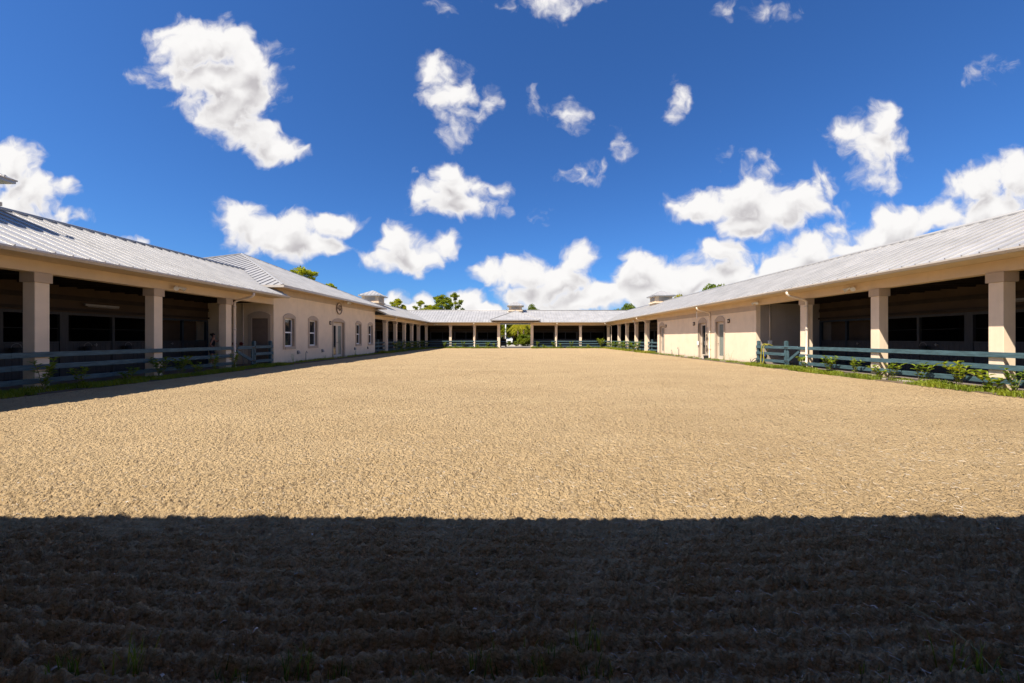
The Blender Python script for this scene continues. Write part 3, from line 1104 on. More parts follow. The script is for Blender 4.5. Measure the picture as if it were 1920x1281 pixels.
# feed buckets hung on the stall fronts
for mp, u, lb in ((L, 15.4, 'dark feed bucket hung on the left stall front just past the nearest column'), (L, 17.0, 'dark feed bucket hung on the left stall front near the second column'), (L, 13.2, 'dark feed bucket hung on the left stall front, nearest the edge'),
                  (R, 12.2, 'dark feed bucket hung on the right stall front near the nearest column'), (R, 13.9, 'dark feed bucket hung on the right stall front near the second column'), (R, 16.3, 'dark feed bucket hung on the right stall front past the second column')):
    o = thing('feed_bucket', lb, 'bucket', P3(mp, u, 3.48, 0.95), 'feed buckets on the stall fronts')
    c = P3(mp, u, 3.46, 0.92)
    b = MB()
    rings = [(0.11, 0.0), (0.14, 0.24), (0.15, 0.25), (0.125, 0.24), (0.10, 0.03)]
    n = 14
    vs = [(c[0] + rr * math.cos(2 * PI * k / n), c[1] + rr * math.sin(2 * PI * k / n), c[2] + z) for rr, z in rings for k in range(n)]
    fs = [(j * n + k, j * n + (k + 1) % n, (j + 1) * n + (k + 1) % n, (j + 1) * n + k) for j in range(4) for k in range(n)] + [tuple(range(n)), tuple(4 * n + k for k in range(n))]
    b.add(vs, fs)
    b.build('tub', 'rubber', o)
    b = MB()
    b.tube([(c[0], c[1] + 0.145 * math.cos(PI * i / 8), c[2] + 0.23 + 0.16 * math.sin(PI * i / 8)) for i in range(9)], 0.008, 6)
    b.build('handle', 'pipe_grey', o)

# tube lights on the stall walls
for mp, u, lb in ((L, 16.0, 'fluorescent batten on left stall wall, between the two nearest visible columns'), (L, 12.0, 'fluorescent batten on left stall wall at the very edge of view'), (R, 12.8, 'fluorescent batten on right stall wall above the twin dark openings')):
    o = thing('tube_light', lb, 'tube light', P3(mp, u, 3.5, 2.8), 'fluorescent battens')
    b = MB()
    wbox(b, mp, u - 0.65, u + 0.65, 3.5, 3.58, 2.80, 2.88)
    b.build('housing', 'pipe_grey', o)
    b = MB()
    b.tube([P3(mp, u - 0.6, 3.48, 2.77), P3(mp, u + 0.6, 3.48, 2.77)], 0.02, 8)
    b.build('tube', 'pipe_grey', o)

# ------------------------------------------------------------------ fences and gates
RAILS = [(0.94, 1.09), (0.58, 0.73), (0.20, 0.35)]


def rail(root, mp, u0, u1, d, z0, z1, t=0.045):
    b = MB()
    # boards in lengths, each very slightly out of line
    rr = random.Random(int(u0 * 97 + z0 * 31))
    u = u0
    while u < u1 - 0.05:
        e = min(u1, u + 3.7)
        k = rr.uniform(-0.008, 0.008)
        k2 = k + rr.uniform(-0.012, 0.012)
        vplate(b, mp, [(u + 0.002, z0 + k), (e - 0.002, z0 + k2), (e - 0.002, z1 + k2), (u + 0.002, z1 + k)], d - t + rr.uniform(-0.004, 0.004), d)
        u = e
    return b.build('rail', 'fence_blue', root, bevel=0.006)


def post(root, mp, u, d, h=1.36, w=0.14):
    b = MB()
    wbox(b, mp, u, u + w, d, d + w, -0.05, h - 0.03)
    a = [P3(mp, u, d, h - 0.03), P3(mp, u + w, d, h - 0.03), P3(mp, u + w, d + w, h - 0.03), P3(mp, u, d + w, h - 0.03)]
    top = P3(mp, u + w / 2, d + w / 2, h)
    b.add(a + [top], [(0, 1, 4), (1, 2, 4), (2, 3, 4), (3, 0, 4)])
    return b.build('post', 'fence_blue', root, bevel=0.006)


def fence(mp, u0, u1, label, posts=(), d=-0.02):
    c = P3(mp, (u0 + u1) / 2, d, 0)
    o = thing('rail_fence', label, 'fence', c, 'slate blue rail fences round the arena')
    for z0, z1 in RAILS:
        rail(o, mp, u0, u1, d, z0, z1)
    for u in posts:
        post(o, mp, u, d)
    return o


fence(L, 3.0, 18.55, 'shaded slate blue fence along the near left stalls')
fence(L, 20.15, 21.62, 'short slate blue fence between the left gate post and clubhouse wall', (20.1, 21.45), d=0.0)
fence(L, 40.65, YB - 0.05, 'shaded slate blue fence along the left rear bays')
fence(L, 37.25, 40.3, 'fence in the bay between clubhouse and left rear columns', (38.6,), d=0.2)
fence(R, 3.0, 18.7, 'sunlit blue fence along the near right stalls')
fence(R, 19.75, 22.1, 'short sunlit blue fence with hose, between right gate post and wall', (19.7, 21.95), d=0.0)
fence(R, 41.35, YB - 0.05, 'sunlit blue fence along the far right columns, behind dense shrubs')
fence(R, 37.85, 41.0, 'short blue fence filling the bay right of the far wall end', (39.9,), d=0.2)
fence(B, -XC + 0.06, GX0 + 0.05, 'sunlit blue fence across the far end, left of gateway')
fence(B, GX1 - 0.05, XC - 0.06, 'sunlit blue fence across the far end, right of gateway')


def bracket_gate(mp, u_h, u_e, label):
    """gate leaf of top rail, stile and diagonal brace; hinged at u_h, free end u_e nearer the camera"""
    o = thing('paddock_gate', label, 'gate', P3(mp, u_h, 0, 0), 'braced paddock gates')
    b = MB()
    wbox(b, mp, u_h - 0.16, u_h - 0.02, 0.0, 0.05, 0.14, 1.08)
    b.build('stile', 'fence_blue', o, bevel=0.006)
    b = MB()
    vplate(b, mp, [(u_h - 0.02, 0.94), (u_h - 0.02, 1.09), (u_e + 0.1, 1.09), (u_e, 1.0), (u_e, 0.94)], -0.046, -0.001)
    b.build('rail', 'fence_blue', o, bevel=0.004)
    b = MB()
    vplate(b, mp, [(u_h - 0.165, 0.28), (u_h - 0.165, 0.45), (u_e, 0.935), (u_e, 0.79)], 0.002, 0.045)
    b.build('brace', 'fence_blue', o, bevel=0.004)
    b = MB()
    for z in (0.3, 0.98):
        wbox(b, mp, u_h - 0.2, u_h + 0.06, -0.052, -0.047, z, z + 0.04)
    b.build('hinge', 'bronze', o)


bracket_gate(L, 20.08, 18.85, 'shaded blue gate with diagonal brace at the left downspout')
bracket_gate(R, 19.68, 18.75, 'sunlit blue gate with diagonal brace at the right downspout')

o = thing('garden_hose', 'yellow garden hose looped over the short fence at right', 'hose', P3(R, 21.4, -0.1, 0))
b = MB()


def smooth_path(pts, n=6):
    P = [Vector(p) for p in pts]
    out = []
    for i in range(len(P) - 1):
        p0, p1, p2, p3 = P[max(i - 1, 0)], P[i], P[i + 1], P[min(i + 2, len(P) - 1)]
        for k in range(n):
            t = k / n
            out.append(0.5 * ((2 * p1) + (-p0 + p2) * t + (2 * p0 - 5 * p1 + 4 * p2 - p3) * t * t + (-p0 + 3 * p1 - 3 * p2 + p3) * t ** 3))
    out.append(P[-1])
    return out


hp = [(21.05, 0.25, 1.05), (21.1, 0.03, 1.16), (21.3, -0.09, 1.05), (21.3, -0.11, 0.6), (21.28, -0.12, 0.2), (21.45, -0.16, 0.06), (21.55, -0.1, 0.5), (21.5, -0.09, 1.0), (21.42, 0.0, 1.17), (21.3, 0.1, 1.05), (21.35, 0.12, 0.5), (21.5, 0.02, 0.05)]
b.tube(smooth_path([P3(R, *p) for p in hp]), 0.017, 7)
b.build('hose', 'hose_yellow', o, smooth=True)
b = MB()
b.tube([P3(R, 21.52, 0.02, 0.05), P3(R, 21.6, -0.12, 0.04)], 0.034, 8)
b.build('nozzle', 'bronze', o)
o = thing('garden_hose', 'dark hose coil lying by the wall corner beside the yellow hose', 'hose', P3(R, 22.0, -0.15, 0))
b = MB()
b.tube(smooth_path([P3(R, 21.85 + 0.26 * math.cos(k * 0.9), -0.16 - 0.012 * k + 0.12 * math.sin(k * 0.9), 0.12 + 0.012 * k + 0.13 * math.sin(k * 0.9)) for k in range(15)], 4), 0.016, 6)
b.build('hose', 'hose_dark', o, smooth=True)
o = thing('hose_reel', 'small blue hose reel tucked behind the short fence at right', 'reel', P3(R, 21.7, 0.25, 0))
b = MB()
q = P3(R, 21.75, 0.12, 0.5)
b.tube([(q[0] - 0.08, q[1], q[2]), (q[0] + 0.08, q[1], q[2])], 0.16, 14)
b.build('drum', 'blue_paint', o)
b = MB()
for s in (-0.1, 0.1):
    b.tube([(q[0] + s, q[1], q[2]), (q[0] + s + 0.012, q[1], q[2])], 0.21, 16)
b.tube([(q[0] - 0.05, q[1], q[2] - 0.15), (q[0] - 0.05, q[1], -0.02)], 0.025, 6)
b.tube([(q[0] + 0.05, q[1], q[2] - 0.15), (q[0] + 0.05, q[1], -0.02)], 0.025, 6)
b.build('frame', 'cart_dark', o)

# ------------------------------------------------------------------ ground
rs = np.random.RandomState(3)


def vnoise(x, y, seed=0):
    """value noise on a hashed lattice"""
    xi = np.floor(x).astype(np.int64)
    yi = np.floor(y).astype(np.int64)
    fx, fy = x - xi, y - yi
    fx = fx * fx * (3 - 2 * fx)
    fy = fy * fy * (3 - 2 * fy)

    def h(a, b):
        n = (a * 374761393 + b * 668265263 + seed * 974634541) & 0xffffffff
        n = ((n ^ (n >> 13)) * 1274126177) & 0xffffffff
        return ((n ^ (n >> 16)) & 0xffff) / 65535.0
    return (h(xi, yi) * (1 - fx) + h(xi + 1, yi) * fx) * (1 - fy) + (h(xi, yi + 1) * (1 - fx) + h(xi + 1, yi + 1) * fx) * fy


def worley(x, y, seed):
    """rounded clods: a dome on each jittered lattice point, of random height"""
    xi = np.floor(x).astype(np.int64)
    yi = np.floor(y).astype(np.int64)
    best = np.zeros_like(x)

    def h(a, b, k):
        n = (a * 374761393 + b * 668265263 + (seed * 31 + k) * 974634541) & 0xffffffff
        n = ((n ^ (n >> 13)) * 1274126177) & 0xffffffff
        return ((n ^ (n >> 16)) & 0xffff) / 65535.0
    for dx in (-1, 0, 1):
        for dy in (-1, 0, 1):
            a, b = xi + dx, yi + dy
            d2 = (a + h(a, b, 1) - x) ** 2 + (b + h(a, b, 2) - y) ** 2
            r = 0.35 + 0.45 * h(a, b, 3)
            best = np.maximum(best, np.sqrt(np.maximum(0, 1 - d2 / (r * r))) * r * (0.4 + h(a, b, 4)))
    return best


def sand_height(x, y):
    wx = x + 0.25 * (vnoise(x * 1.1, y * 1.1, 5) - 0.5)
    wy = y + 0.20 * (vnoise(x * 0.9, y * 0.9, 6) - 0.5)
    z = 0.05 * (vnoise(x * 0.35, y * 0.35, 1) - 0.5)
    z = z + 0.020 * (vnoise(wx * 2.3, wy * 4.0, 2) - 0.5)
    # harrow furrows, running across the picture near the camera and along it farther out
    fade = np.clip((y - 2.75) / 0.5, 0, 1)
    wob = 0.10 * vnoise(x * 0.8, y * 0.5, 7)
    fur = 0.5 + 0.5 * np.sin(2 * PI * (wy * 0.4 + y * 0.6 + wob * 0.5) / 0.135)
    fur2 = 0.5 + 0.5 * np.sin(2 * PI * (wx * 0.94 - wy * 0.32 + wob) / 0.21)
    amp = vnoise(x * 1.7, y * 1.7, 8)
    z = z + (1 - fade) * 0.066 * fur ** 1.5 * (0.5 + 0.8 * amp) + fade * 0.011 * fur2 * (0.3 + amp)
    near = 1.0 - 0.42 * np.clip((y - 2.5) / 1.2, 0, 1)
    c0 = worley(wx * 6.0, wy * 7.5, 15)
    c1 = worley(wx * 17.0, wy * 19.0, 3)
    c2 = worley(wx * 36.0 + 3, wy * 38.0, 4)
    c3 = vnoise(wx * 60, wy * 64, 9)
    return z + near * (0.010 * c0 + 0.034 * c1 * (0.4 + amp) + 0.038 * c2 * (0.6 + c0) + 0.012 * c3) - 0.05
    c1 = np.abs(vnoise(wx * 9, wy * 11, 3) - 0.5) * 2
    c2 = np.abs(vnoise(wx * 19 + 3, wy * 22, 4) - 0.5) * 2
    c3 = vnoise(wx * 44, wy * 47, 9)
    z = z + near * (0.030 * (1 - c1) ** 1.5 + 0.020 * (1 - c2) ** 1.5 * (0.4 + amp) + 0.011 * c3)
    return z - 0.02


NX, NY = 1200, 900
k = 4.2
tx = np.linspace(-1, 1, NX)[None, :]
gy = 0.55 * (56.6 / 0.55) ** np.linspace(0, 1, NY)
win = np.minimum(1.42 * gy + 0.9, 12.6)[:, None]
at = np.abs(tx)
X = np.sign(tx) * np.where(at < 0.86, at / 0.86 * win, win + (13.25 - win) * ((at - 0.86) / 0.14))
Y = np.repeat(gy[:, None], NX, axis=1)
Z = sand_height(X, Y)
edge = np.minimum(np.minimum(13.25 - np.abs(X), 56.6 - Y), 1.0)
edge = np.clip((edge - 0.25 * vnoise(X * 1.3, Y * 1.3, 12)) / 0.5, 0, 1)
Z = Z * edge - 0.03 * (1 - edge)
co = np.stack([X, Y, Z], -1).reshape(-1, 3)
ii = (np.arange(NY - 1)[:, None] * NX + np.arange(NX - 1)[None, :]).ravel()
quads = np.stack([ii, ii + 1, ii + NX + 1, ii + NX], -1).astype(np.int32)
me = bpy.data.meshes.new('sand')
me.vertices.add(len(co))
me.vertices.foreach_set('co', co.astype(np.float32).ravel())
me.loops.add(quads.size)
me.loops.foreach_set('vertex_index', quads.ravel())
me.polygons.add(len(quads))
me.polygons.foreach_set('loop_start', np.arange(0, quads.size, 4, dtype=np.int32))
me.polygons.foreach_set('loop_total', np.full(len(quads), 4, dtype=np.int32))
me.update()
me.polygons.foreach_set('use_smooth', np.ones(len(quads), dtype=bool))
me.materials.append(MATS['sand'])
so = bpy.data.objects.new('sand', me)
C.objects.link(so)
tag(so, 'harrowed tan sand filling the courtyard arena', 'sand', kind='structure')

g = MB()
g.box(-700, 700, -700, 900, -0.6, -0.18)
tag(g.build('ground', 'lawn', recalc=False), 'open ground around the barns', 'ground', kind='structure')
g = MB()
for x0, x1 in ((-XC, -12.9), (12.9, XC)):
    g.box(x0, x1, 0.5, YB, -0.3, -0.012)
g.box(-12.9, 12.9, 56.0, YB, -0.3, -0.012)
g.box(-12.9, 12.9, -0.2, 0.9, -0.3, -0.012)
tag(g.build('soil_border', 'soil', recalc=False), 'dark soil border along the fences', 'ground', kind='structure')
g = MB()
g.box(-XC - 7.5, -XC, -7, YB + 7.5, -0.3, 0.012)
g.box(XC, XC + 7.5, -7, YB + 7.5, -0.3, 0.012)
g.box(-XC, XC, YB, YB + 7.5, -0.3, 0.012)
g.box(-XC, XC, -7, YN - 0.4, -0.3, 0.012)
tag(g.build('aisle_floor', 'concrete', recalc=False), 'concrete floor of the stall aisles', 'floor', kind='structure')
g = MB()
for s, a, b2 in ((1, 2.0, 22.1), (-1, 2.0, 21.6), (1, 22.2, 37.7)):
    g.box(s * 13.42, s * 13.54, a, b2, -0.1, 0.03)
g.box(GX0 + 0.4, GX1 - 0.4, 56.3, YB + 8, -0.1, 0.035)
tag(g.build('kerb', 'kerb_stone', recalc=False), 'pale concrete edging at the foot of the fences', 'kerb', kind='structure')
g = MB()
g.box(-6, 9, YB + 8.05, 92, -0.2, -0.02)
g.box(-60, 60, 78, 92, -0.2, -0.024)
tag(g.build('road', 'road', recalc=False), 'pale gravel drive beyond the gateway', 'road', kind='structure')

# scraps of fibre and wood chip in the near sand
g = MB()
for i in range(420):
    y = 1.4 + 7.5 * rnd.random() ** 1.6
    x = rnd.uniform(-1.5, 1.5) * y * 1.0
    z = float(sand_height(np.array([x]), np.array([y]))[0]) + 0.006
    l = rnd.uniform(0.004, 0.015)
    w_ = l * rnd.uniform(0.15, 0.5)
    a = rnd.uniform(0, 6.28)
    ca_, sa_ = math.cos(a), math.sin(a)
    pts = []
    for t, lift in ((-1, 0.0), (0, rnd.uniform(0.002, 0.01)), (1, rnd.uniform(-0.002, 0.006))):
        for s in (-1, 1):
            pts.append((x + ca_ * l * t - sa_ * w_ * s, y + sa_ * l * t + ca_ * w_ * s, z + lift + rnd.uniform(-0.002, 0.004)))
    g.add(pts, [(0, 1, 3, 2), (2, 3, 5, 4)])
for i in range(5200):
    y = 1.45 + 4.2 * rnd.random() ** 1.5
    x = rnd.uniform(-1.45, 1.45) * (y + 0.2)
    z = float(sand_height(np.array([x]), np.array([y]))[0]) + 0.003
    l = rnd.uniform(0.008, 0.03)
    a = rnd.uniform(0, 6.28)
    dx_, dy_ = math.cos(a) * l, math.sin(a) * l
    k1, k2 = rnd.uniform(-0.4, 0.4), rnd.uniform(-0.5, 0.5)
    wd = rnd.uniform(0.0007, 0.0015)
    P_ = [(x, y, z), (x + dx_ - dy_ * k1, y + dy_ + dx_ * k1, z + rnd.uniform(0.002, 0.014)), (x + 1.9 * dx_ - dy_ * k2, y + 1.9 * dy_ + dx_ * k2, z + rnd.uniform(0, 0.012))]
    pts = []
    for p in P_:
        pts += [(p[0], p[1], p[2] - wd), (p[0] + wd, p[1] + wd, p[2] + wd)]
    g.add(pts, [(0, 1, 3, 2), (2, 3, 5, 4)])
tag(g.build('fibre_scraps', 'scrap', recalc=False), 'pale scraps of fibre scattered over the near sand', 'debris', kind='stuff')


def grass_patch(name, label, cells, h0, h1, w=0.006, mat='grass'):
    """cells: list of (x0,x1,y0,y1,count)"""
    g = MB()
    for x0, x1, y0, y1, n in cells:
        for i in range(n):
            x, y = rnd.uniform(x0, x1), rnd.uniform(y0, y1)
            cl = float(vnoise(np.array([x * 1.7]), np.array([y * 1.7]), 21)[0])
            if cl < 0.33 or rnd.random() > cl * 1.6:
                continue
            h = rnd.uniform(h0, h1) * (0.4 + cl)
            a = rnd.uniform(0, 6.28)
            bx_, by_ = math.cos(a), math.sin(a)
            ln = rnd.uniform(0.2, 1.0) * h
            ww = w * rnd.uniform(0.7, 1.5)
            p = [(x - by_ * ww, y + bx_ * ww, -0.02), (x + by_ * ww, y - bx_ * ww, -0.02),
                 (x + bx_ * ln * 0.35 - by_ * ww * 0.8, y + by_ * ln * 0.35 + bx_ * ww * 0.8, h * 0.65), (x + bx_ * ln * 0.35 + by_ * ww * 0.8, y + by_ * ln * 0.35 - bx_ * ww * 0.8, h * 0.65),
                 (x + bx_ * ln, y + by_ * ln, h)]
            g.add(p, [(0, 1, 3, 2), (2, 3, 4)])
    return tag(g.build(name, mat, recalc=False), label, 'grass', kind='stuff')


grass_patch('grass', 'shaded grass along the foot of the left fence', [(-13.8, -12.85, 5, 22.0, 15000)], 0.05, 0.15, 0.010)
grass_patch('grass', 'sunlit grass along the foot of the right fence', [(12.8, 13.85, 6, 22.0, 20000)], 0.05, 0.15, 0.010)
grass_patch('grass', 'thin grass at the foot of the clubhouse wall', [(-13.8, -13.3, 22, 37, 2600)], 0.04, 0.12, 0.010)
grass_patch('grass', 'thin dry grass at the foot of the right wall', [(13.15, 13.75, 22, 38, 3400)], 0.04, 0.12, 0.010)
grass_patch('grass', 'grass at the foot of the left rear fence', [(-13.8, -12.7, 37.5, 56.5, 8000)], 0.08, 0.24, 0.018)
grass_patch('grass', 'sunlit grass at the foot of the far right fence', [(12.7, 13.8, 38, 56.5, 8000)], 0.08, 0.24, 0.018)
grass_patch('grass', 'sunlit grass along the far end fence', [(-13.3, GX0 + 0.3, 56.2, 57.1, 6500), (GX1 - 0.4, 13.3, 56.2, 57.1, 6500)], 0.08, 0.26, 0.02)

# ------------------------------------------------------------------ plants


def leaf(g, p, d, up, L_, W_, fold=0.25):
    d = d.normalized()
    s = d.cross(up)
    if s.length < 1e-4:
        s = Vector((1, 0, 0))
    s.normalize()
    nn = s.cross(d).normalized()
    q = [p, p + d * L_ * 0.35 + s * W_ * 0.42 + nn * W_ * fold, p + d * L_ * 0.75 + s * W_ * 0.5 + nn * W_ * fold * 0.8 - Vector((0, 0, L_ * 0.05)),
         p + d * L_ - Vector((0, 0, L_ * 0.12)), p + d * L_ * 0.75 - s * W_ * 0.5 + nn * W_ * fold * 0.8 - Vector((0, 0, L_ * 0.05)), p + d * L_ * 0.35 - s * W_ * 0.42 + nn * W_ * fold,
         p + d * L_ * 0.35, p + d * L_ * 0.75 - Vector((0, 0, L_ * 0.03))]
    g.add(q, [(0, 1, 6), (1, 2, 7, 6), (2, 3, 7), (0, 6, 5), (6, 7, 4, 5), (7, 3, 4)])


def shrub_proto(seed, h=0.75, stems=5, leaves=12, spread=0.35):
    r = random.Random(seed)
    o = thing('leafy_shrub', 'x', 'shrub', (0, 0, 0))
    st, lf_ = MB(), MB()
    for i in range(stems):
        a = r.uniform(0, 6.28)
        hh_ = h * r.uniform(0.55, 1.05)
        sp = spread * r.uniform(0.3, 1.1)
        tip = Vector((math.cos(a) * sp, math.sin(a) * sp, hh_))
        b0 = Vector((r.uniform(-0.05, 0.05), r.uniform(-0.05, 0.05), -0.03))
        mid = b0.lerp(tip, 0.5) + Vector((0, 0, hh_ * 0.12))
        pts = smooth_path([b0, mid, tip], 4)
        st.tube(pts, 0.011, 5, 0.005)
        for j in range(leaves):
            t = 0.28 + 0.72 * (j / (leaves - 1)) ** 0.8
            k_ = min(len(pts) - 1, int(t * (len(pts) - 1)))
            p = pts[k_] + Vector((r.uniform(-0.02, 0.02), r.uniform(-0.02, 0.02), r.uniform(-0.02, 0.02)))
            b_ = j * 2.4 + r.uniform(-0.5, 0.5)
            d = Vector((math.cos(b_), math.sin(b_), r.uniform(0.1, 0.9)))
            leaf(lf_, p, d, Vector((0, 0, 1)), r.uniform(0.12, 0.20), r.uniform(0.075, 0.115))
    st.build('stem', 'stem', o, recalc=False)
    lf_.build('foliage', 'leaf_shrub', o, smooth=False, recalc=False)
    return o


protos = [shrub_proto(s, h, n, l, sp) for s, h, n, l, sp in ((1, 0.78, 6, 13, 0.38), (2, 0.62, 4, 11, 0.30), (3, 0.95, 5, 15, 0.42), (4, 0.48, 4, 9, 0.34))]
used = set()


def put_shrub(k, x, y, s, label, group):
    rz = rnd.uniform(0, 6.28)
    p = protos[k]
    if k not in used:
        used.add(k)
        p.location, p.rotation_euler, p.scale = (x, y, 0), (0, 0, rz), (s, s, s)
        p['label'], p['group'] = label, group
        return
    copy_thing(p, (x, y, 0), rz, s * 0.95, label, group)


def px_left(px):
    return 13.45 * 716 / (970 - px)


def px_right(px):
    return 13.45 * 716 / (px - 970)


for k, px, s, lb in ((2, 78, 0.95, 'broad leafed shrub in shade at the foot of the nearest left column'), (1, 150, 0.9, 'low shaded shrub just right of the nearest left column'),
                     (3, 238, 1.0, 'low shaded shrub just left of the second left column'), (0, 298, 0.95, 'bushy shaded shrub in front of the second left column'),
                     (0, 336, 1.0, 'shaded shrub right of the second left column'), (3, 372, 1.1, 'smallest shaded shrub left of the third left column'),
                     (2, 398, 0.85, 'shaded shrub below the person in the aisle'), (2, 436, 0.9, 'leggy shrub climbing at the foot of the left downspout')):
    put_shrub(k, -13.42, px_left(px), s, lb, 'shrubs along the left fence')
for k, px, s, lb in ((1, 1511, 1.0, 'small sunlit shrub at the foot of the right downspout'), (0, 1556, 0.95, 'bushy sunlit shrub left of the second right column, taller one'),
                     (2, 1602, 0.78, 'upright sunlit shrub left of the second right column, nearer it'), (3, 1652, 1.1, 'low sunlit shrub at the foot of the second right column'),
                     (1, 1672, 0.95, 'low wispy shrub just right of the second right column'), (1, 1727, 1.05, 'upright sunlit shrub alone in the middle of the right bay'),
                     (0, 1800, 1.0, 'widest sunlit shrub, between the two nearest right columns'), (3, 1866, 1.3, 'leaning sunlit shrub just left of the nearest right column'),
                     (2, 1908, 0.75, 'sunlit shrub at the foot of the nearest right column')):
    put_shrub(k, 13.42, px_right(px), s, lb, 'shrubs along the right fence')
bx_list = [(-10.9, 'left of the first far column'), (-9.2, 'right of the first far column'), (-8.0, 'in the second far bay from left'), (-5.9, 'right of the second far column'), (-4.5, 'in the middle of the far bay left of gateway'), (-3.4, 'left of the left gateway column'),
           (2.9, 'right of the right gateway column'), (4.0, 'in the far bay right of gateway'), (5.4, 'left of the far downspout at right'), (6.5, 'right of the far downspout at right'), (8.0, 'in the bay right of the far downspout'), (10.6, 'left side of the far right corner bay'), (12.4, 'in the far right corner by the fence')]
for i, (x, w_) in enumerate(bx_list):
    put_shrub(i % 4, x, 56.75, 1.15 if i < 12 else 1.9, 'small shrub at far fence, ' + w_, 'shrubs along the far fence')
for i, y in enumerate((42.0, 43.6, 45.2, 46.6, 48.2, 49.8, 51.6, 53.6, 55.2)):
    w_ = ('nearest the corner column', 'second in from the wall end', 'third in from the wall end', 'left of the second column', 'in the middle of the row', 'past the middle of the row', 'third from the far corner', 'second from the far corner', 'closest to the far corner')[i]
    put_shrub((2, 0, 2, 1, 2, 0, 2, 0, 1)[i], 13.2, y, 1.25, 'tall shrub in right rear row, ' + w_, 'shrubs in the right rear row')
for i, y in enumerate((41.6, 43.3, 45.0, 46.8, 48.6, 50.6, 52.8, 55.0)):
    w_ = ('nearest the clubhouse', 'second from the clubhouse', 'third from the clubhouse', 'left of the middle of the row', 'right of the middle of the row', 'third from the far corner', 'second from the far corner', 'closest to the far corner')[i]
    put_shrub((0, 2, 1, 0, 2, 0, 2, 1)[i], -13.15, y, 1.35, 'dark shrub in left rear row, ' + w_, 'shrubs in the left rear row')


def weed(x, y, label, h, n, mat, seed, name='weed', w=0.006, group='weeds against the walls'):
    r = random.Random(seed)
    g = MB()
    for i in range(n):
        a = r.uniform(0, 6.28)
        sp = h * r.uniform(0.15, 0.6)
        hh_ = h * r.uniform(0.5, 1.0)
        bx_, by_ = math.cos(a), math.sin(a)
        rs_ = 0.03 if name == 'weed' else 0.075
        b0 = Vector((x + r.uniform(-rs_, rs_), y + r.uniform(-rs_, rs_) * 0.7, -0.03))
        tip = b0 + Vector((bx_ * sp, by_ * sp, hh_ + 0.03))
        mid = b0.lerp(tip, 0.55) + Vector((0, 0, hh_ * 0.2))
        pts = smooth_path([b0, mid, tip], 4)
        s = Vector((-by_, bx_, 0))
        vs, fs = [], []
        for j, p in enumerate(pts):
            ww = w * (1 - 0.9 * j / (len(pts) - 1))
            vs += [p - s * ww, p + s * ww + Vector((0, 0, ww * 0.4))]
        for j in range(len(pts) - 1):
            fs.append((2 * j, 2 * j + 1, 2 * j + 3, 2 * j + 2))
        g.add(vs, fs)
        if name == 'weed':
            for j in range(3):
                leaf(g, pts[2 + 2 * j], Vector((r.uniform(-1, 1), r.uniform(-1, 1), 0.5)), Vector((0, 0, 1)), 0.06, 0.022)
    o = g.build(name, mat, recalc=False)
    return tag(o, label, 'weed' if name == 'weed' else 'grass tuft', group)


weed(-13.55, 23.1, 'spindly weed under the clubhouse window nearest the gate', 0.65, 7, 'leaf_shrub', 11)
weed(-13.55, 26.9, 'low weed under the second clubhouse window', 0.35, 7, 'leaf_shrub', 12)
weed(-13.6, 32.0, 'tall weed right of the french doors', 0.6, 6, 'leaf_shrub', 13)
weed(-13.6, 28.1, 'pair of thin weeds left of the french doors', 0.45, 4, 'leaf_shrub', 14)
weed(13.5, 24.2, 'straggly weed against the right wall near the block corner', 0.75, 8, 'grass', 15)
weed(13.5, 25.0, 'small dry weed right of the frosted door', 0.5, 6, 'grass', 16)
TG = 'grass tufts at the bottom edge of the picture'
for i, (px, dy, h, n, lb) in enumerate(((110, 0.02, 0.10, 14, 'dark grass tuft at bottom left corner of the sand'), (240, 0.06, 0.15, 12, 'taller dark grass tuft right of the corner one at lower left'), (430, 0.0, 0.07, 10, 'tiny grass tuft between the two left clumps'),
                                        (570, 0.04, 0.13, 16, 'bright grass tuft left of centre on the dark sand'), (640, 0.0, 0.06, 9, 'low spreading tuft just right of the bright left one'), (800, 0.02, 0.08, 9, 'short tuft left of the broad bladed centre tuft'),
                                        (905, 0.02, 0.14, 8, 'broad bladed tuft at the bottom centre'), (1010, 0.05, 0.13, 18, 'dense tuft just right of bottom centre'), (1100, 0.16, 0.14, 9, 'yellowing tuft with a bent blade right of centre'),
                                        (1125, 0.0, 0.09, 8, 'small tuft below the yellowing one'), (1640, 0.0, 0.05, 6, 'very small tuft left of the long dry stalk'), (1790, 0.05, 0.16, 9, 'tall bladed tuft at lower right'), (1865, 0.0, 0.12, 9, 'tuft in the bottom right corner'))):
    y = 1.68 + dy
    x = (px - 970) / 716 * y
    weed(x, y, lb, h * 0.95, int(n * 1.8), 'tuft', 30 + i, 'grass_tuft', 0.0035, TG)
b = MB()
pts = smooth_path([(2.13, 1.68, 0.0), (2.12, 1.80, 0.07), (2.06, 1.95, 0.10), (1.97, 2.10, 0.10)], 6)
b.tube(pts, 0.0025, 5, 0.0010)
tag(b.build('dry_stalk', 'dry_stalk', recalc=False), 'long dry grass stalk arching over the dark sand at right', 'stalk')

# ------------------------------------------------------------------ trees


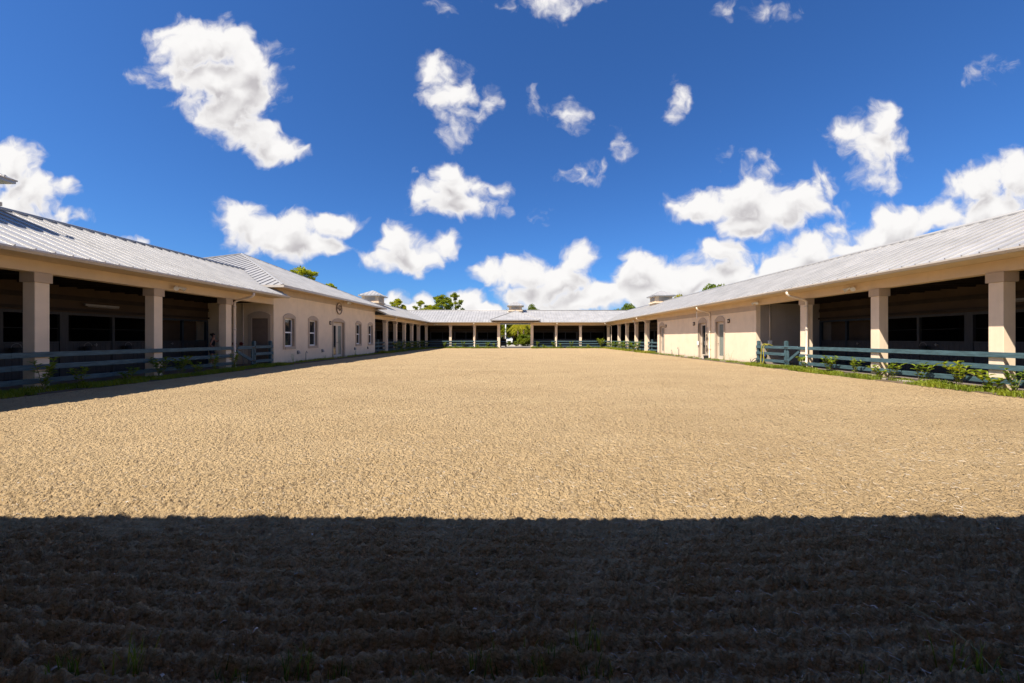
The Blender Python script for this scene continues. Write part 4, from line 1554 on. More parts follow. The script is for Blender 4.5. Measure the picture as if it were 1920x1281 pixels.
def tree_proto(name, seed, h, crown_r, crown_z, clumps, leaves, leaf_size, mat, trunk_r=0.25, flat=0.6, bare=0.45, fine=False):
    r = random.Random(seed)
    o = thing(name, 'x', 'tree', (0, 0, 0))
    t = MB()
    lean = Vector((r.uniform(-0.4, 0.4), r.uniform(-0.4, 0.4), 0))
    tp = [Vector((0, 0, -0.2)), lean * 0.3 + Vector((0, 0, h * 0.35)), lean * 0.8 + Vector((0, 0, h * 0.65)), lean + Vector((0, 0, h * 0.93))]
    tpath = smooth_path(tp, 5)
    t.tube(tpath, trunk_r, 9, trunk_r * 0.25)
    f = MB()
    for i in range(clumps):
        zt = bare + (1 - bare) * (i + r.random()) / clumps
        k_ = min(len(tpath) - 1, int(zt * 0.97 * (len(tpath) - 1)))
        base = tpath[max(2, k_ - 2)]
        a = i * 2.399 + r.uniform(-0.5, 0.5)
        prof = math.sin(PI * min(1, max(0.12, (zt - bare) / (1 - bare) * 0.85 + 0.15))) ** 0.6
        rad = crown_r * prof * r.uniform(0.35, 1.0)
        c = Vector((math.cos(a) * rad, math.sin(a) * rad, h * zt * 0.98 + r.uniform(-0.3, 0.5)))
        c += lean * zt
        t.tube(smooth_path([base, base.lerp(c, 0.5) + Vector((0, 0, 0.25)), c], 3), trunk_r * 0.22, 5, trunk_r * 0.05)
        cr_ = crown_r * (r.uniform(0.14, 0.27) if fine else r.uniform(0.22, 0.38))
        for j in range(leaves):
            while True:
                v = Vector((r.uniform(-1, 1), r.uniform(-1, 1), r.uniform(-1, 1)))
                if v.length <= 1:
                    break
            p = c + Vector((v.x * cr_, v.y * cr_, v.z * cr_ * flat))
            d = Vector((r.uniform(-1, 1), r.uniform(-1, 1), r.uniform(-0.5, 0.9))).normalized()
            s = d.cross(Vector((r.uniform(-1, 1), r.uniform(-1, 1), r.uniform(-1, 1)))).normalized()
            ls = leaf_size * r.uniform(0.6, 1.3)
            wd = ls * (0.22 if fine else 0.45)
            f.add([p, p + d * ls * 0.5 + s * wd, p + d * ls, p + d * ls * 0.5 - s * wd], [(0, 1, 2, 3)])
    t.build('trunk', 'bark', o, smooth=True, recalc=False)
    f.build('crown', mat, o, recalc=False)
    o['_h'] = max(p[2] for p in f.v)
    return o


def palm_proto(seed, h=2.6, fronds=16, ln=2.4):
    r = random.Random(seed)
    o = thing('palm_tree', 'x', 'palm', (0, 0, 0))
    t = MB()
    t.tube([(0, 0, -0.2), (0.05, 0, h * 0.5), (0.0, 0, h)], 0.14, 9, 0.10)
    t.build('trunk', 'bark', o, smooth=True, recalc=False)
    f = MB()
    for i in range(fronds):
        a = i * 2.399
        el = r.uniform(0.1, 1.2)
        d = Vector((math.cos(a), math.sin(a), 0))
        p = [Vector((0, 0, h)), Vector((0, 0, h)) + d * ln * 0.4 * math.cos(el) + Vector((0, 0, ln * 0.45 * math.sin(el) + 0.2)), Vector((0, 0, h)) + d * ln * 0.95 * math.cos(el * 0.7) + Vector((0, 0, ln * (0.5 * math.sin(el) - 0.35)))]
        pts = smooth_path(p, 9)
        f.tube(pts, 0.016, 4, 0.005)
        s = Vector((-d.y, d.x, 0))
        for j in range(2, len(pts)):
            tng = (pts[j] - pts[j - 1]).normalized()
            L_ = 0.55 * math.sin(PI * (j / len(pts)) * 0.85 + 0.3)
            for sg in (-1, 1):
                e = pts[j] + (s * sg * 0.8 + tng * 0.6 - Vector((0, 0, 0.35))).normalized() * L_
                w_ = tng * 0.04
                m_ = pts[j].lerp(e, 0.5) + Vector((0, 0, 0.05))
                f.add([pts[j] - w_ * 0.5, pts[j] + w_ * 0.5, m_ + w_, e, m_ - w_], [(0, 1, 2, 4), (4, 2, 3)])
    f.build('crown', 'leaf_bright', o, recalc=False)
    return o


pineA = tree_proto('pine_tree', 101, 12.0, 2.7, 0, 34, 150, 0.42, 'leaf_pine', 0.22, 0.55, 0.62, True)
pineB = tree_proto('pine_tree', 102, 13.0, 3.3, 0, 46, 160, 0.42, 'leaf_pine', 0.26, 0.6, 0.55, True)
pineC = tree_proto('pine_tree', 103, 13.0, 2.3, 0, 30, 130, 0.40, 'leaf_pine', 0.20, 0.55, 0.5, True)
broadA = tree_proto('broadleaf_tree', 104, 9.0, 4.2, 0, 26, 330, 0.40, 'leaf_tree', 0.3, 0.7, 0.35)
broadB = tree_proto('broadleaf_tree', 105, 8.0, 3.6, 0, 24, 330, 0.36, 'leaf_bright', 0.26, 0.75, 0.25)
PG = 'pines showing over the roofs'


def place(proto, px, Yd, ztop, h0, label, group, sy=None, wide=None):
    x = (px - 970) / 716 * Yd
    s = ztop / proto.get('_h', h0)
    if wide:
        sy = (s * wide, s * wide, s)
    if proto.get('_used'):
        return copy_thing(proto, (x, Yd, 0), rnd.uniform(0, 6.28), sy or s, label, group)
    proto['_used'] = 1
    proto.location = (x, Yd, 0)
    proto.scale = (s, s, s) if not sy else sy
    proto['label'], proto['group'] = label, group


def ztop(py, Yd):
    return 1.5 + (634 - py) / 716 * Yd


place(pineA, 746, 92, ztop(559, 92), 12.0, 'flat topped pine over the rear left roof, leftmost of the far row', PG)
place(pineC, 786, 96, ztop(562, 96), 13.0, 'round crowned pine over the roof, second in the far row', PG)
place(pineB, 830, 94, ztop(551, 94), 13.0, 'tallest dense pine in the far row over the left roof', PG)
place(pineC, 856, 98, ztop(548, 98), 13.0, 'slim open pine with a bare trunk at the right end of the far row', PG)
place(pineA, 806, 104, ztop(571, 104), 12.0, 'small distant pine between the taller pines of the far row', PG)
place(pineB, 565, 62, ztop(499, 62), 13.0, 'pine crown rising behind the clubhouse roof', PG)
place(pineA, 620, 78, ztop(530, 78), 12.0, 'pine tip just showing lower on the clubhouse roof edge', PG)
BG = 'broadleaf trees showing over the roofs'
place(broadA, 996, 84, ztop(569, 84), 9.0, 'green tree crown just right of the middle cupola', BG, wide=0.6)
place(broadA, 1178, 88, ztop(568, 88), 9.0, 'wide green tree over the roof valley at far right', BG, wide=0.95)
place(broadB, 1270, 60, ztop(551, 60), 8.0, 'small yellow green tree top right of the right cupola', BG, wide=0.75)
place(broadA, 1332, 58, ztop(532, 58), 9.0, 'green tree top over the right roof above the doors', BG, wide=0.95)
place(broadA, 1352, 60, ztop(531, 60), 9.0, 'thin tree tip beside the green top over the right roof', BG, wide=0.6)
GG = 'trees seen through the gateway'
for i, (px, Yd, zt, pr, lb) in enumerate(((945, 84, 6.8, broadA, 'dark tree at the left edge of the gateway view'), (962, 96, 9.0, broadA, 'tall dark tree behind the white pole in the gateway'), (978, 98, 9.0, broadB, 'light green tree high in the middle of the gateway view'),
                                          (990, 86, 7.0, broadA, 'dense tree at the right edge of the gateway view'), (1004, 92, 8.0, broadA, 'tree half hidden by the right gateway column'), (928, 96, 8.0, broadA, 'tree half hidden by the left gateway column'), (975, 112, 10.0, broadA, 'farthest tree in the gateway view'), (950, 114, 10.0, broadA, 'far tree behind the parked pickup'))):
    place(pr, px, Yd, zt, 9.0 if pr is broadA else 8.0, lb, GG)
pl = palm_proto(5)
place(pl, 971, 74, 2.9, 2.6, 'low bright palm in the middle of the gateway view', 'palms beyond the gateway')
place(pl, 982, 78, 3.3, 2.6, 'taller palm right of the low bright one', 'palms beyond the gateway')
bsh = tree_proto('round_bush', 106, 1.6, 1.1, 0, 16, 150, 0.2, 'leaf_tree', 0.06, 0.9, 0.1)
for px, Yd, zt, lb in ((977, 71, 2.3, 'dark round bush under the palms in the gateway'), (988, 73, 2.1, 'round bush at the right side of the gateway drive'), (956, 75, 0.85, 'low bush left of the palms in the gateway'), (966, 72, 0.9, 'lowest bush at the front of the gateway planting')):
    place(bsh, px, Yd, zt, 1.6, lb, 'bushes beyond the gateway')

for px, Yd, zt, lb in ((940, 99, 4.6, 'big hedge bush at the far left of the gateway view'), (958, 101, 4.2, 'big hedge bush behind the white pickup'), (970, 103, 4.8, 'big hedge bush at the back of the gateway view'), (984, 100, 4.4, 'big hedge bush behind the palms'), (998, 101, 4.6, 'big hedge bush at the far right of the gateway view')):
    place(bsh, px, Yd, zt, 1.6, lb, 'hedge bushes beyond the gateway')

# pole, cart and pickup beyond the gate
o = thing('utility_pole', 'slender white pole standing beyond the gateway on the left', 'pole', (-2.5, 82, 0))
b = MB()
b.tube([(-2.5, 82, -0.1), (-2.5, 82, 3.5), (-2.5, 82, 5.6)], 0.16, 10, 0.12)
b.build('shaft', 'white_frame', o, smooth=True)
b = MB()
b.box(-3.3, -1.7, 81.82, 81.86, 5.2, 5.3)
b.build('crossarm', 'wood_dark', o)


def wheel(root, x, y, z, r, w, axis='y', hub=True):
    t = MB()
    d = Vector((w / 2, 0, 0)) if axis == 'x' else Vector((0, w / 2, 0))
    c = Vector((x, y, z))
    t.tube([c - d, c - d * 0.8, c + d * 0.8, c + d], [r * 0.92, r, r, r * 0.92], 16)
    tw = t.build('wheel', 'rubber', root)
    h = MB()
    h.tube([c - d * 1.04, c + d * 1.04], r * 0.55, 12)
    h.build('rim', 'pipe_grey', tw)


def loft(mb, sections):
    """sections: lists of equal-length 3D outlines, skinned into a closed body"""
    k = len(sections[0])
    vs = [p for s in sections for p in s]
    fs = [(j * k + i, j * k + (i + 1) % k, (j + 1) * k + (i + 1) % k, (j + 1) * k + i) for j in range(len(sections) - 1) for i in range(k)]
    fs += [tuple(range(k - 1, -1, -1)), tuple((len(sections) - 1) * k + i for i in range(k))]
    mb.add(vs, fs)


px_, py_ = -2.05, 93.0
pk = thing('pickup_truck', 'white pickup truck parked nose on beyond the gateway', 'pickup', (px_, py_, 0))


def sec(y, w0, w1, z0, z1):
    return [(px_ - w0, y, z0), (px_ + w0, y, z0), (px_ + w0, y, (z0 + z1) / 2), (px_ + w1, y, z1), (px_ - w1, y, z1), (px_ - w0, y, (z0 + z1) / 2)]


b = MB()
loft(b, [sec(py_, 0.86, 0.80, 0.45, 0.98), sec(py_ + 0.15, 0.93, 0.88, 0.38, 1.08), sec(py_ + 1.3, 0.95, 0.9, 0.35, 1.15), sec(py_ + 5.1, 0.95, 0.92, 0.4, 1.18)])
b.build('body', 'car_white', pk, bevel=0.03)
b = MB()
loft(b, [sec(py_ + 1.25, 0.86, 0.80, 1.12, 1.17), sec(py_ + 1.95, 0.84, 0.66, 1.12, 1.80), sec(py_ + 3.1, 0.84, 0.66, 1.12, 1.82), sec(py_ + 3.4, 0.84, 0.72, 1.12, 1.6)])
b.build('cab', 'car_white', pk, bevel=0.03)
b = MB()
b.add([(px_ - 0.70, py_ + 1.36, 1.24), (px_ + 0.70, py_ + 1.36, 1.24), (px_ + 0.60, py_ + 1.86, 1.74), (px_ - 0.60, py_ + 1.86, 1.74), (px_ - 0.70, py_ + 1.42, 1.22), (px_ + 0.70, py_ + 1.42, 1.22), (px_ + 0.60, py_ + 1.92, 1.72), (px_ - 0.60, py_ + 1.92, 1.72)], [(0, 1, 2, 3), (4, 7, 6, 5), (0, 4, 5, 1), (1, 5, 6, 2), (2, 6, 7, 3), (3, 7, 4, 0)])
b.build('windscreen', 'glass_dark', pk)
b = MB()
b.box(px_ - 0.5, px_ + 0.5, py_ - 0.015, py_ + 0.02, 0.62, 0.86)
b.build('grille', 'rubber', pk)
for s in (-1, 1):
    b = MB()
    b.box(px_ + s * 0.54, px_ + s * 0.80, py_ - 0.02, py_ + 0.03, 0.70, 0.88)
    b.build('headlight', 'lamp_glass', pk, bevel=0.02)
    for yy in (1.0, 4.1):
        wheel(pk, px_ + s * 0.84, py_ + yy, 0.37, 0.37, 0.24, 'x')
gx_, gy_ = -2.28, 60.6
gcart = thing('utility_cart', 'dark roofed utility cart parked inside the gateway at left', 'cart', (gx_, gy_, 0))


def csec(y, z0, z1, w=0.5):
    return [(gx_ - w, y, z0), (gx_ + w, y, z0), (gx_ + w, y, z1 - 0.08), (gx_ + w * 0.86, y, z1), (gx_ - w * 0.86, y, z1), (gx_ - w, y, z1 - 0.08)]


b = MB()
loft(b, [csec(gy_, 0.35, 0.72, 0.42), csec(gy_ + 0.18, 0.25, 0.92), csec(gy_ + 0.7, 0.22, 0.98), csec(gy_ + 0.75, 0.22, 0.40), csec(gy_ + 1.3, 0.22, 0.40), csec(gy_ + 1.35, 0.22, 0.80), csec(gy_ + 2.2, 0.25, 0.85)])
b.build('body', 'cart_dark', gcart)
b = MB()
b.box(gx_ - 0.44, gx_ + 0.44, gy_ + 1.36, gy_ + 1.8, 0.80, 0.92)
b.box(gx_ - 0.44, gx_ + 0.44, gy_ + 1.78, gy_ + 1.9, 0.9, 1.36)
b.build('seat', 'rubber', gcart, bevel=0.03)
b = MB()
loft(b, [[(gx_ - 0.55, y, 1.86 + dz), (gx_ + 0.55, y, 1.86 + dz), (gx_ + 0.5, y, 1.93 + dz), (gx_ - 0.5, y, 1.93 + dz)] for y, dz in ((gy_ + 0.35, -0.03), (gy_ + 0.6, 0), (gy_ + 1.9, 0), (gy_ + 2.15, -0.03))])
b.build('roof', 'cart_top', gcart)
for s in (-1, 1):
    for y0, y1 in ((0.55, 0.75), (2.05, 1.95)):
        b = MB()
        b.tube([(gx_ + s * 0.46, gy_ + y0, 0.85), (gx_ + s * 0.48, gy_ + y1, 1.87)], 0.02, 6)
        b.build('roof_post', 'cart_dark', gcart)
    for yy in (0.45, 1.85):
        wheel(gcart, gx_ + s * 0.44, gy_ + yy, 0.23, 0.23, 0.17, 'x')
b = MB()
b.tube([(gx_ + 0.15 + 0.16 * math.cos(2 * PI * i / 14) - 0.2, gy_ + 0.95 + 0.05 * math.sin(2 * PI * i / 14), 1.1 + 0.15 * math.sin(2 * PI * i / 14)) for i in range(15)], 0.014, 6)
b.build('steering_wheel', 'rubber', gcart)

# ------------------------------------------------------------------ person in the left aisle


def skin_mesh(name, verts, edges, radii, mat, parent, sub=2, root=0):
    off = ORI[parent]
    me = bpy.data.meshes.new(name + '_skeleton')
    me.from_pydata([tuple(Vector(v) - off) for v in verts], edges, [])
    tmp = bpy.data.objects.new(name, me)
    C.objects.link(tmp)
    sk = tmp.modifiers.new('skin', 'SKIN')
    sk.use_smooth_shade = True
    ss = tmp.modifiers.new('sub', 'SUBSURF')
    ss.levels = ss.render_levels = sub
    for i, r_ in enumerate(radii):
        v = me.skin_vertices[0].data[i]
        v.radius = (r_, r_) if not isinstance(r_, tuple) else r_
        v.use_root = i == root
    dg = bpy.context.evaluated_depsgraph_get()
    dg.update()
    ev = tmp.evaluated_get(dg)
    nm = bpy.data.meshes.new_from_object(ev)
    bpy.data.objects.remove(tmp)
    nm.polygons.foreach_set('use_smooth', [True] * len(nm.polygons))
    nm.materials.clear()
    nm.materials.append(MATS[mat])
    o = bpy.data.objects.new(name, nm)
    C.objects.link(o)
    o.parent = parent
    ORI[o] = off.copy()
    return o


PX, PY, FZ = -16.35, 20.45, 0.012
pe = thing('person', 'person in black sleeveless top and dark shorts, hair tied up, standing in left aisle', 'person', (PX, PY, FZ))
# local frame: person faces +X / away (fx), left side = to the far side
fa = math.radians(35)
fwd, sid = Vector((math.cos(fa), math.sin(fa), 0)), Vector((-math.sin(fa), math.cos(fa), 0))
H_ = 1.72


def bp(f, s, z):
    return Vector((PX, PY, FZ)) + fwd * f + sid * s + Vector((0, 0, z))


V, E, RD = [], [], []


def vadd(p, r_, parent_i=None):
    V.append(p)
    RD.append(r_)
    if parent_i is not None:
        E.append((parent_i, len(V) - 1))
    return len(V) - 1


pel = vadd(bp(0, 0, 0.93), (0.15, 0.11))
wai = vadd(bp(0.01, 0, 1.10), (0.125, 0.095), pel)
che = vadd(bp(0.03, 0, 1.30), (0.15, 0.105), wai)
nek0 = vadd(bp(0.03, 0, 1.44), 0.075, che)
nek1 = vadd(bp(0.05, 0, 1.50), 0.052, nek0)
hd0 = vadd(bp(0.065, 0, 1.57), 0.075, nek1)
hd1 = vadd(bp(0.07, 0, 1.64), 0.088, hd0)
hd2 = vadd(bp(0.06, 0, 1.69), 0.06, hd1)
for sg in (-1, 1):
    hip = vadd(bp(0, sg * 0.09, 0.86), 0.095, pel)
    kn = vadd(bp(0.03 + 0.03 * sg, sg * 0.10, 0.48), 0.062, hip)
    cf = vadd(bp(0.0 + 0.03 * sg, sg * 0.10, 0.32), 0.056, kn)
    an = vadd(bp(-0.02 + 0.04 * sg, sg * 0.10, 0.09), 0.038, cf)
    he = vadd(bp(0.01 + 0.04 * sg, sg * 0.10, 0.04), 0.038, an)
    to = vadd(bp(0.17 + 0.04 * sg, sg * 0.12, 0.03), 0.03, he)
    sh = vadd(bp(0.03, sg * 0.175, 1.40), 0.058, nek0)
    if sg < 0:      # near arm: hangs, elbow bent behind
        el = vadd(bp(-0.07, -0.25, 1.12), 0.043, sh)
        wr = vadd(bp(0.12, -0.27, 0.98), 0.028, el)
        pa = vadd(bp(0.20, -0.26, 0.955), (0.036, 0.02), wr)
        fdir, fup = fwd, Vector((0, 0, -0.35))
    else:           # far arm: reaching forward and up
        el = vadd(bp(0.22, 0.24, 1.30), 0.043, sh)
        wr = vadd(bp(0.42, 0.20, 1.46), 0.028, el)
        pa = vadd(bp(0.49, 0.19, 1.52), (0.036, 0.02), wr)
        fdir, fup = (fwd + Vector((0, 0, 0.6))).normalized(), Vector((0, 0, -0.3))
    for fi in range(4):
        o_ = sid * (0.027 - 0.018 * fi) * 1.0
        l1 = (0.045, 0.05, 0.046, 0.036)[fi]
        a_ = vadd(V[pa] + o_ + fdir * 0.035, 0.0095, pa)
        b_ = vadd(V[a_] + fdir * l1 + fup * 0.03, 0.0085, a_)
        vadd(V[b_] + (fdir * 0.7 + fup).normalized() * l1 * 0.75, 0.007, b_)
    th = vadd(V[wr].lerp(V[pa], 0.5) - sid * 0.035 * sg, 0.011, pa)
    vadd(V[th] + fdir * 0.04 - sid * 0.01 * sg, 0.009, th)
body = skin_mesh('body', V, E, RD, 'skin', pe, 2, pel)
# face, hair and clothes
b = MB()
hc = bp(0.07, 0, 1.625)
for sg in (-1, 1):
    e = hc + fwd * 0.078 + sid * sg * 0.032 + Vector((0, 0, 0.01))
    b.ell(e, (0.012, 0.012, 0.009), 8, 6)
    b.ell(hc + sid * sg * 0.083 + fwd * -0.005, (0.018, 0.014, 0.03), 8, 6)
b.ell(hc + fwd * 0.092 + Vector((0, 0, -0.015)), (0.016, 0.014, 0.024), 8, 6)
b.ell(hc + fwd * 0.078 + Vector((0, 0, -0.052)), (0.016, 0.022, 0.008), 8, 6)
b.build('face', 'skin', pe, smooth=True)
b = MB()
b.ell(hc + fwd * -0.03 + Vector((0, 0, 0.035)), (0.098, 0.098, 0.098), 16, 10)
b.ell(hc + fwd * -0.12 + Vector((0, 0, 0.06)), (0.05, 0.05, 0.05), 12, 8)
b.build('hair', 'hair', pe, smooth=True)
V2 = [bp(0, 0, 0.96), bp(0.01, 0, 1.10), bp(0.03, 0, 1.29), bp(0.03, 0, 1.40), bp(0.03, -0.115, 1.41), bp(0.03, 0.115, 1.41)]
skin_mesh('top', V2, [(0, 1), (1, 2), (2, 3), (3, 4), (3, 5)], [(0.162, 0.122), (0.14, 0.108), (0.165, 0.12), (0.10, 0.085), 0.062, 0.062], 'cloth_black', pe, 2)
V2 = [bp(0, 0, 0.97), bp(0, 0, 0.88), bp(0, -0.095, 0.80), bp(0.0, -0.10, 0.60), bp(0, 0.095, 0.80), bp(0.05, 0.10, 0.60)]
skin_mesh('shorts', V2, [(0, 1), (1, 2), (2, 3), (1, 4), (4, 5)], [(0.158, 0.118), (0.168, 0.13), 0.108, 0.098, 0.108, 0.098], 'cloth_navy', pe, 2)
for sg in (-1, 1):
    b = MB()
    b.ell(bp(0.07 + 0.04 * sg, sg * 0.11, 0.045), (0.135, 0.09, 0.045), 14, 8)
    b.build('shoe', 'rubber', pe, smooth=True)

# ------------------------------------------------------------------ world: sky and clouds
w = bpy.data.worlds.new('World')
sc.world = w
w.use_nodes = True
nt = w.node_tree
nt.nodes.clear()
out = nt.nodes.new('ShaderNodeOutputWorld')
el = math.atan2(1, math.hypot(SA, SB))
az = math.atan2(-SA, -SB)          # compass style: 0 = +Y, clockwise to +X
sky = nt.nodes.new('ShaderNodeTexSky')
sky.sky_type = 'NISHITA'
sky.sun_disc = False
sky.sun_elevation = el
sky.sun_rotation = az
sky.altitude = 0
sky.air_density = 1.0
sky.dust_density = 0.6
sky.ozone_density = 4.0
SKY_STRENGTH = 0.052

# clouds: blobs given in direction space (u = X/Y, v = Z/Y for directions ahead), (px, py, rx, ry, strength)
CL = [
    # big upper left cloud
    (352, 90, 62, 52, 1), (415, 85, 62, 48, 1), (470, 125, 58, 52, 1), (330, 120, 52, 34, 0.7), (285, 125, 45, 22, 0.45), (400, 150, 92, 56, 1), (455, 175, 70, 45, 1), (440, 205, 74, 52, 1), (462, 250, 62, 36, 1), (515, 280, 55, 28, 0.9), (560, 288, 24, 13, 0.6), (375, 222, 20, 24, 0.5), (535, 120, 14, 26, 0.3),
    # left edge
    (20, 310, 55, 52, 1), (60, 360, 60, 40, 1), (120, 350, 22, 18, 0.7), (20, 390, 70, 40, 1), (115, 408, 58, 12, 0.6), (255, 450, 22, 8, 0.5),
    # low left
    (448, 412, 48, 34, 1), (480, 440, 70, 38, 1), (555, 425, 48, 34, 1), (545, 455, 80, 30, 1), (630, 422, 46, 28, 0.9), (600, 462, 60, 24, 0.9),
    (748, 452, 40, 36, 1), (770, 485, 70, 32, 1), (832, 455, 26, 24, 0.9), (715, 485, 40, 14, 0.6),
    # centre
    (838, 325, 36, 28, 1), (845, 355, 50, 40, 1), (800, 365, 36, 24, 0.8), (862, 388, 78, 24, 1), (915, 360, 30, 16, 0.6), (780, 318, 10, 9, 0.5),
    (818, 135, 40, 30, 0.7), (800, 175, 34, 34, 0.55), (850, 175, 58, 30, 0.8), (885, 205, 52, 26, 0.6), (855, 240, 30, 34, 0.5), (930, 195, 18, 14, 0.4),
    (1010, 185, 32, 16, 0.3), (1045, 190, 22, 16, 0.28), (1075, 235, 34, 22, 0.34), (1170, 275, 20, 34, 0.5), (1072, 328, 28, 18, 0.55), (1115, 318, 22, 26, 0.45), (1275, 190, 18, 32, 0.5), (1012, 385, 18, 22, 0.3),
    (1040, 8, 60, 26, 0.55), (1110, 0, 30, 18, 0.5), (1410, 18, 60, 22, 0.4), (965, 0, 40, 12, 0.4), (1850, 130, 34, 16, 0.2), (820, 10, 14, 14, 0.2),
    # right
    (1650, 228, 48, 34, 0.85), (1600, 245, 44, 22, 0.75), (1640, 275, 54, 40, 0.9), (1650, 325, 42, 36, 0.65), (1700, 320, 26, 16, 0.4),
    (1310, 390, 60, 34, 0.9), (1400, 370, 70, 36, 1), (1440, 400, 90, 42, 1), (1500, 380, 60, 34, 0.9), (1545, 345, 32, 26, 0.6), (1400, 420, 60, 26, 1), (1400, 315, 50, 26, 0.36), (1583, 410, 20, 26, 0.5),
    (1900, 330, 60, 50, 1), (1830, 350, 56, 42, 1), (1860, 400, 80, 50, 1), (1770, 405, 50, 30, 0.9), (1690, 420, 58, 36, 1), (1660, 450, 60, 34, 1), (1740, 420, 30, 24, 1), (1590, 465, 48, 16, 0.9), (1520, 470, 60, 40, 1), (1570, 440, 40, 24, 0.7), (1480, 500, 70, 40, 1),
    # horizon right of centre
    (1200, 505, 44, 40, 1), (1265, 530, 60, 42, 1), (1350, 475, 48, 36, 1), (1310, 520, 70, 42, 1), (1370, 520, 60, 40, 1), (1220, 555, 80, 34, 1), (1130, 560, 60, 26, 1), (1080, 570, 60, 18, 1), (1430, 530, 60, 30, 1),
    (920, 510, 40, 28, 1), (985, 515, 56, 36, 1), (1085, 490, 42, 34, 0.9), (1045, 525, 70, 36, 1), (1000, 555, 66, 28, 1), (1040, 575, 80, 22, 1), (960, 545, 40, 24, 0.6),
    (738, 560, 24, 18, 0.9), (790, 568, 30, 18, 0.9), (880, 570, 36, 20, 1), (910, 580, 36, 14, 1), (760, 578, 60, 14, 0.9), (860, 585, 80, 12, 0.9),
]
ng = bpy.data.node_groups.new('cloud_field', 'ShaderNodeTree')
ng.interface.new_socket('uv', in_out='INPUT', socket_type='NodeSocketVector')
ng.interface.new_socket('D', in_out='OUTPUT', socket_type='NodeSocketFloat')
gi, go_ = ng.nodes.new('NodeGroupInput'), ng.nodes.new('NodeGroupOutput')
acc = None
for px, py, rx, ry, s in CL:
    iu, iv = 716.0 / (rx * 1.06), 716.0 / (ry * 1.06)
    u0, v0 = (px - 970) / 716.0, (634 - py) / 716.0
    n1 = ng.nodes.new('ShaderNodeVectorMath')
    n1.operation = 'MULTIPLY_ADD'
    lk(ng, gi.outputs[0], n1.inputs[0])
    n1.inputs[1].default_value = (iu, iv, 0)
    n1.inputs[2].default_value = (-u0 * iu, -v0 * iv, 0)
    n2 = ng.nodes.new('ShaderNodeVectorMath')
    n2.operation = 'LENGTH'
    lk(ng, n1.outputs[0], n2.inputs[0])
    d_ = math_node(ng, 'MULTIPLY_ADD', n2.outputs['Value'], -s * 0.9, s * 1.0)
    if s < 0.5:
        d_ = math_node(ng, 'MINIMUM', d_, 0.03 + 0.4 * (s - 0.3))
    elif s < 0.75:
        d_ = math_node(ng, 'MINIMUM', d_, 0.22 + 0.8 * (s - 0.5))
    acc = d_ if acc is None else math_node(ng, 'SMOOTH_MAX', acc, d_, 0.22)


def ngnoise(scale, detail, rough, dist=0.0):
    n = ng.nodes.new('ShaderNodeTexNoise')
    n.noise_dimensions = '2D'
    n.inputs['Scale'].default_value = scale
    n.inputs['Detail'].default_value = detail
    n.inputs['Roughness'].default_value = rough
    n.inputs['Distortion'].default_value = dist
    lk(ng, gi.outputs[0], n.inputs['Vector'])
    return n.outputs['Fac']


bil = None
for sc_, wt in ((11.0, 0.75), (25.0, 0.35)):
    a_ = math_node(ng, 'ABSOLUTE', math_node(ng, 'SUBTRACT', ngnoise(sc_, 1.0, 0.5), 0.5))
    a_ = math_node(ng, 'MULTIPLY', math_node(ng, 'SUBTRACT', a_, 0.09), wt)
    bil = a_ if bil is None else math_node(ng, 'ADD', bil, a_)
fine_ = math_node(ng, 'MULTIPLY', math_node(ng, 'SUBTRACT', ngnoise(13.0, 10, 0.60, 0.15), 0.5), 1.05)
tot = math_node(ng, 'ADD', math_node(ng, 'ADD', acc, bil), fine_)
ng.interface.new_socket('dens', in_out='OUTPUT', socket_type='NodeSocketFloat')
lk(ng, acc, go_.inputs[0])
lk(ng, tot, go_.inputs[1])

tc = nt.nodes.new('ShaderNodeTexCoord')
sx = nt.nodes.new('ShaderNodeSeparateXYZ')
lk(nt, tc.outputs['Generated'], sx.inputs[0])
ydir = math_node(nt, 'MAXIMUM', sx.outputs[1], 0.05)
u_ = math_node(nt, 'DIVIDE', sx.outputs[0], ydir)
v_ = math_node(nt, 'DIVIDE', sx.outputs[2], ydir)
cb = nt.nodes.new('ShaderNodeCombineXYZ')
lk(nt, u_, cb.inputs[0])
lk(nt, v_, cb.inputs[1])
uv = cb.outputs[0]


def vmath(op, a, b=None):
    n = nt.nodes.new('ShaderNodeVectorMath')
    n.operation = op
    for i, v in enumerate((a, b)):
        if v is None:
            continue
        if isinstance(v, tuple):
            n.inputs[i].default_value = v
        else:
            lk(nt, v, n.inputs[i])
    return n.outputs[0]


def noise2(vec, scale, detail, rough, color=False, dist=0.0):
    n = nt.nodes.new('ShaderNodeTexNoise')
    n.noise_dimensions = '2D'
    n.inputs['Scale'].default_value = scale
    n.inputs['Detail'].default_value = detail
    n.inputs['Roughness'].default_value = rough
    n.inputs['Distortion'].default_value = dist
    lk(nt, vec, n.inputs['Vector'])
    return n.outputs['Color' if color else 'Fac']


wc = noise2(uv, 9.0, 3, 0.55, True)
warp = vmath('MULTIPLY', vmath('SUBTRACT', wc, (0.5, 0.5, 0.5)), (0.075, 0.06, 0.0))
uvw = vmath('ADD', uv, warp)


def field(vec):
    n = nt.nodes.new('ShaderNodeGroup')
    n.node_tree = ng
    lk(nt, vec, n.inputs[0])
    return n.outputs[0], n.outputs[1]


D, dens = field(uvw)


def sstep(x, a, b):
    n = nt.nodes.new('ShaderNodeMapRange')
    n.interpolation_type = 'SMOOTHSTEP'
    lk(nt, x, n.inputs[0])
    n.inputs[1].default_value = a
    n.inputs[2].default_value = b
    return n.outputs[0]


alpha = math_node(nt, 'MULTIPLY', sstep(dens, -0.02, 0.50), sstep(sx.outputs[1], 0.05, 0.2))
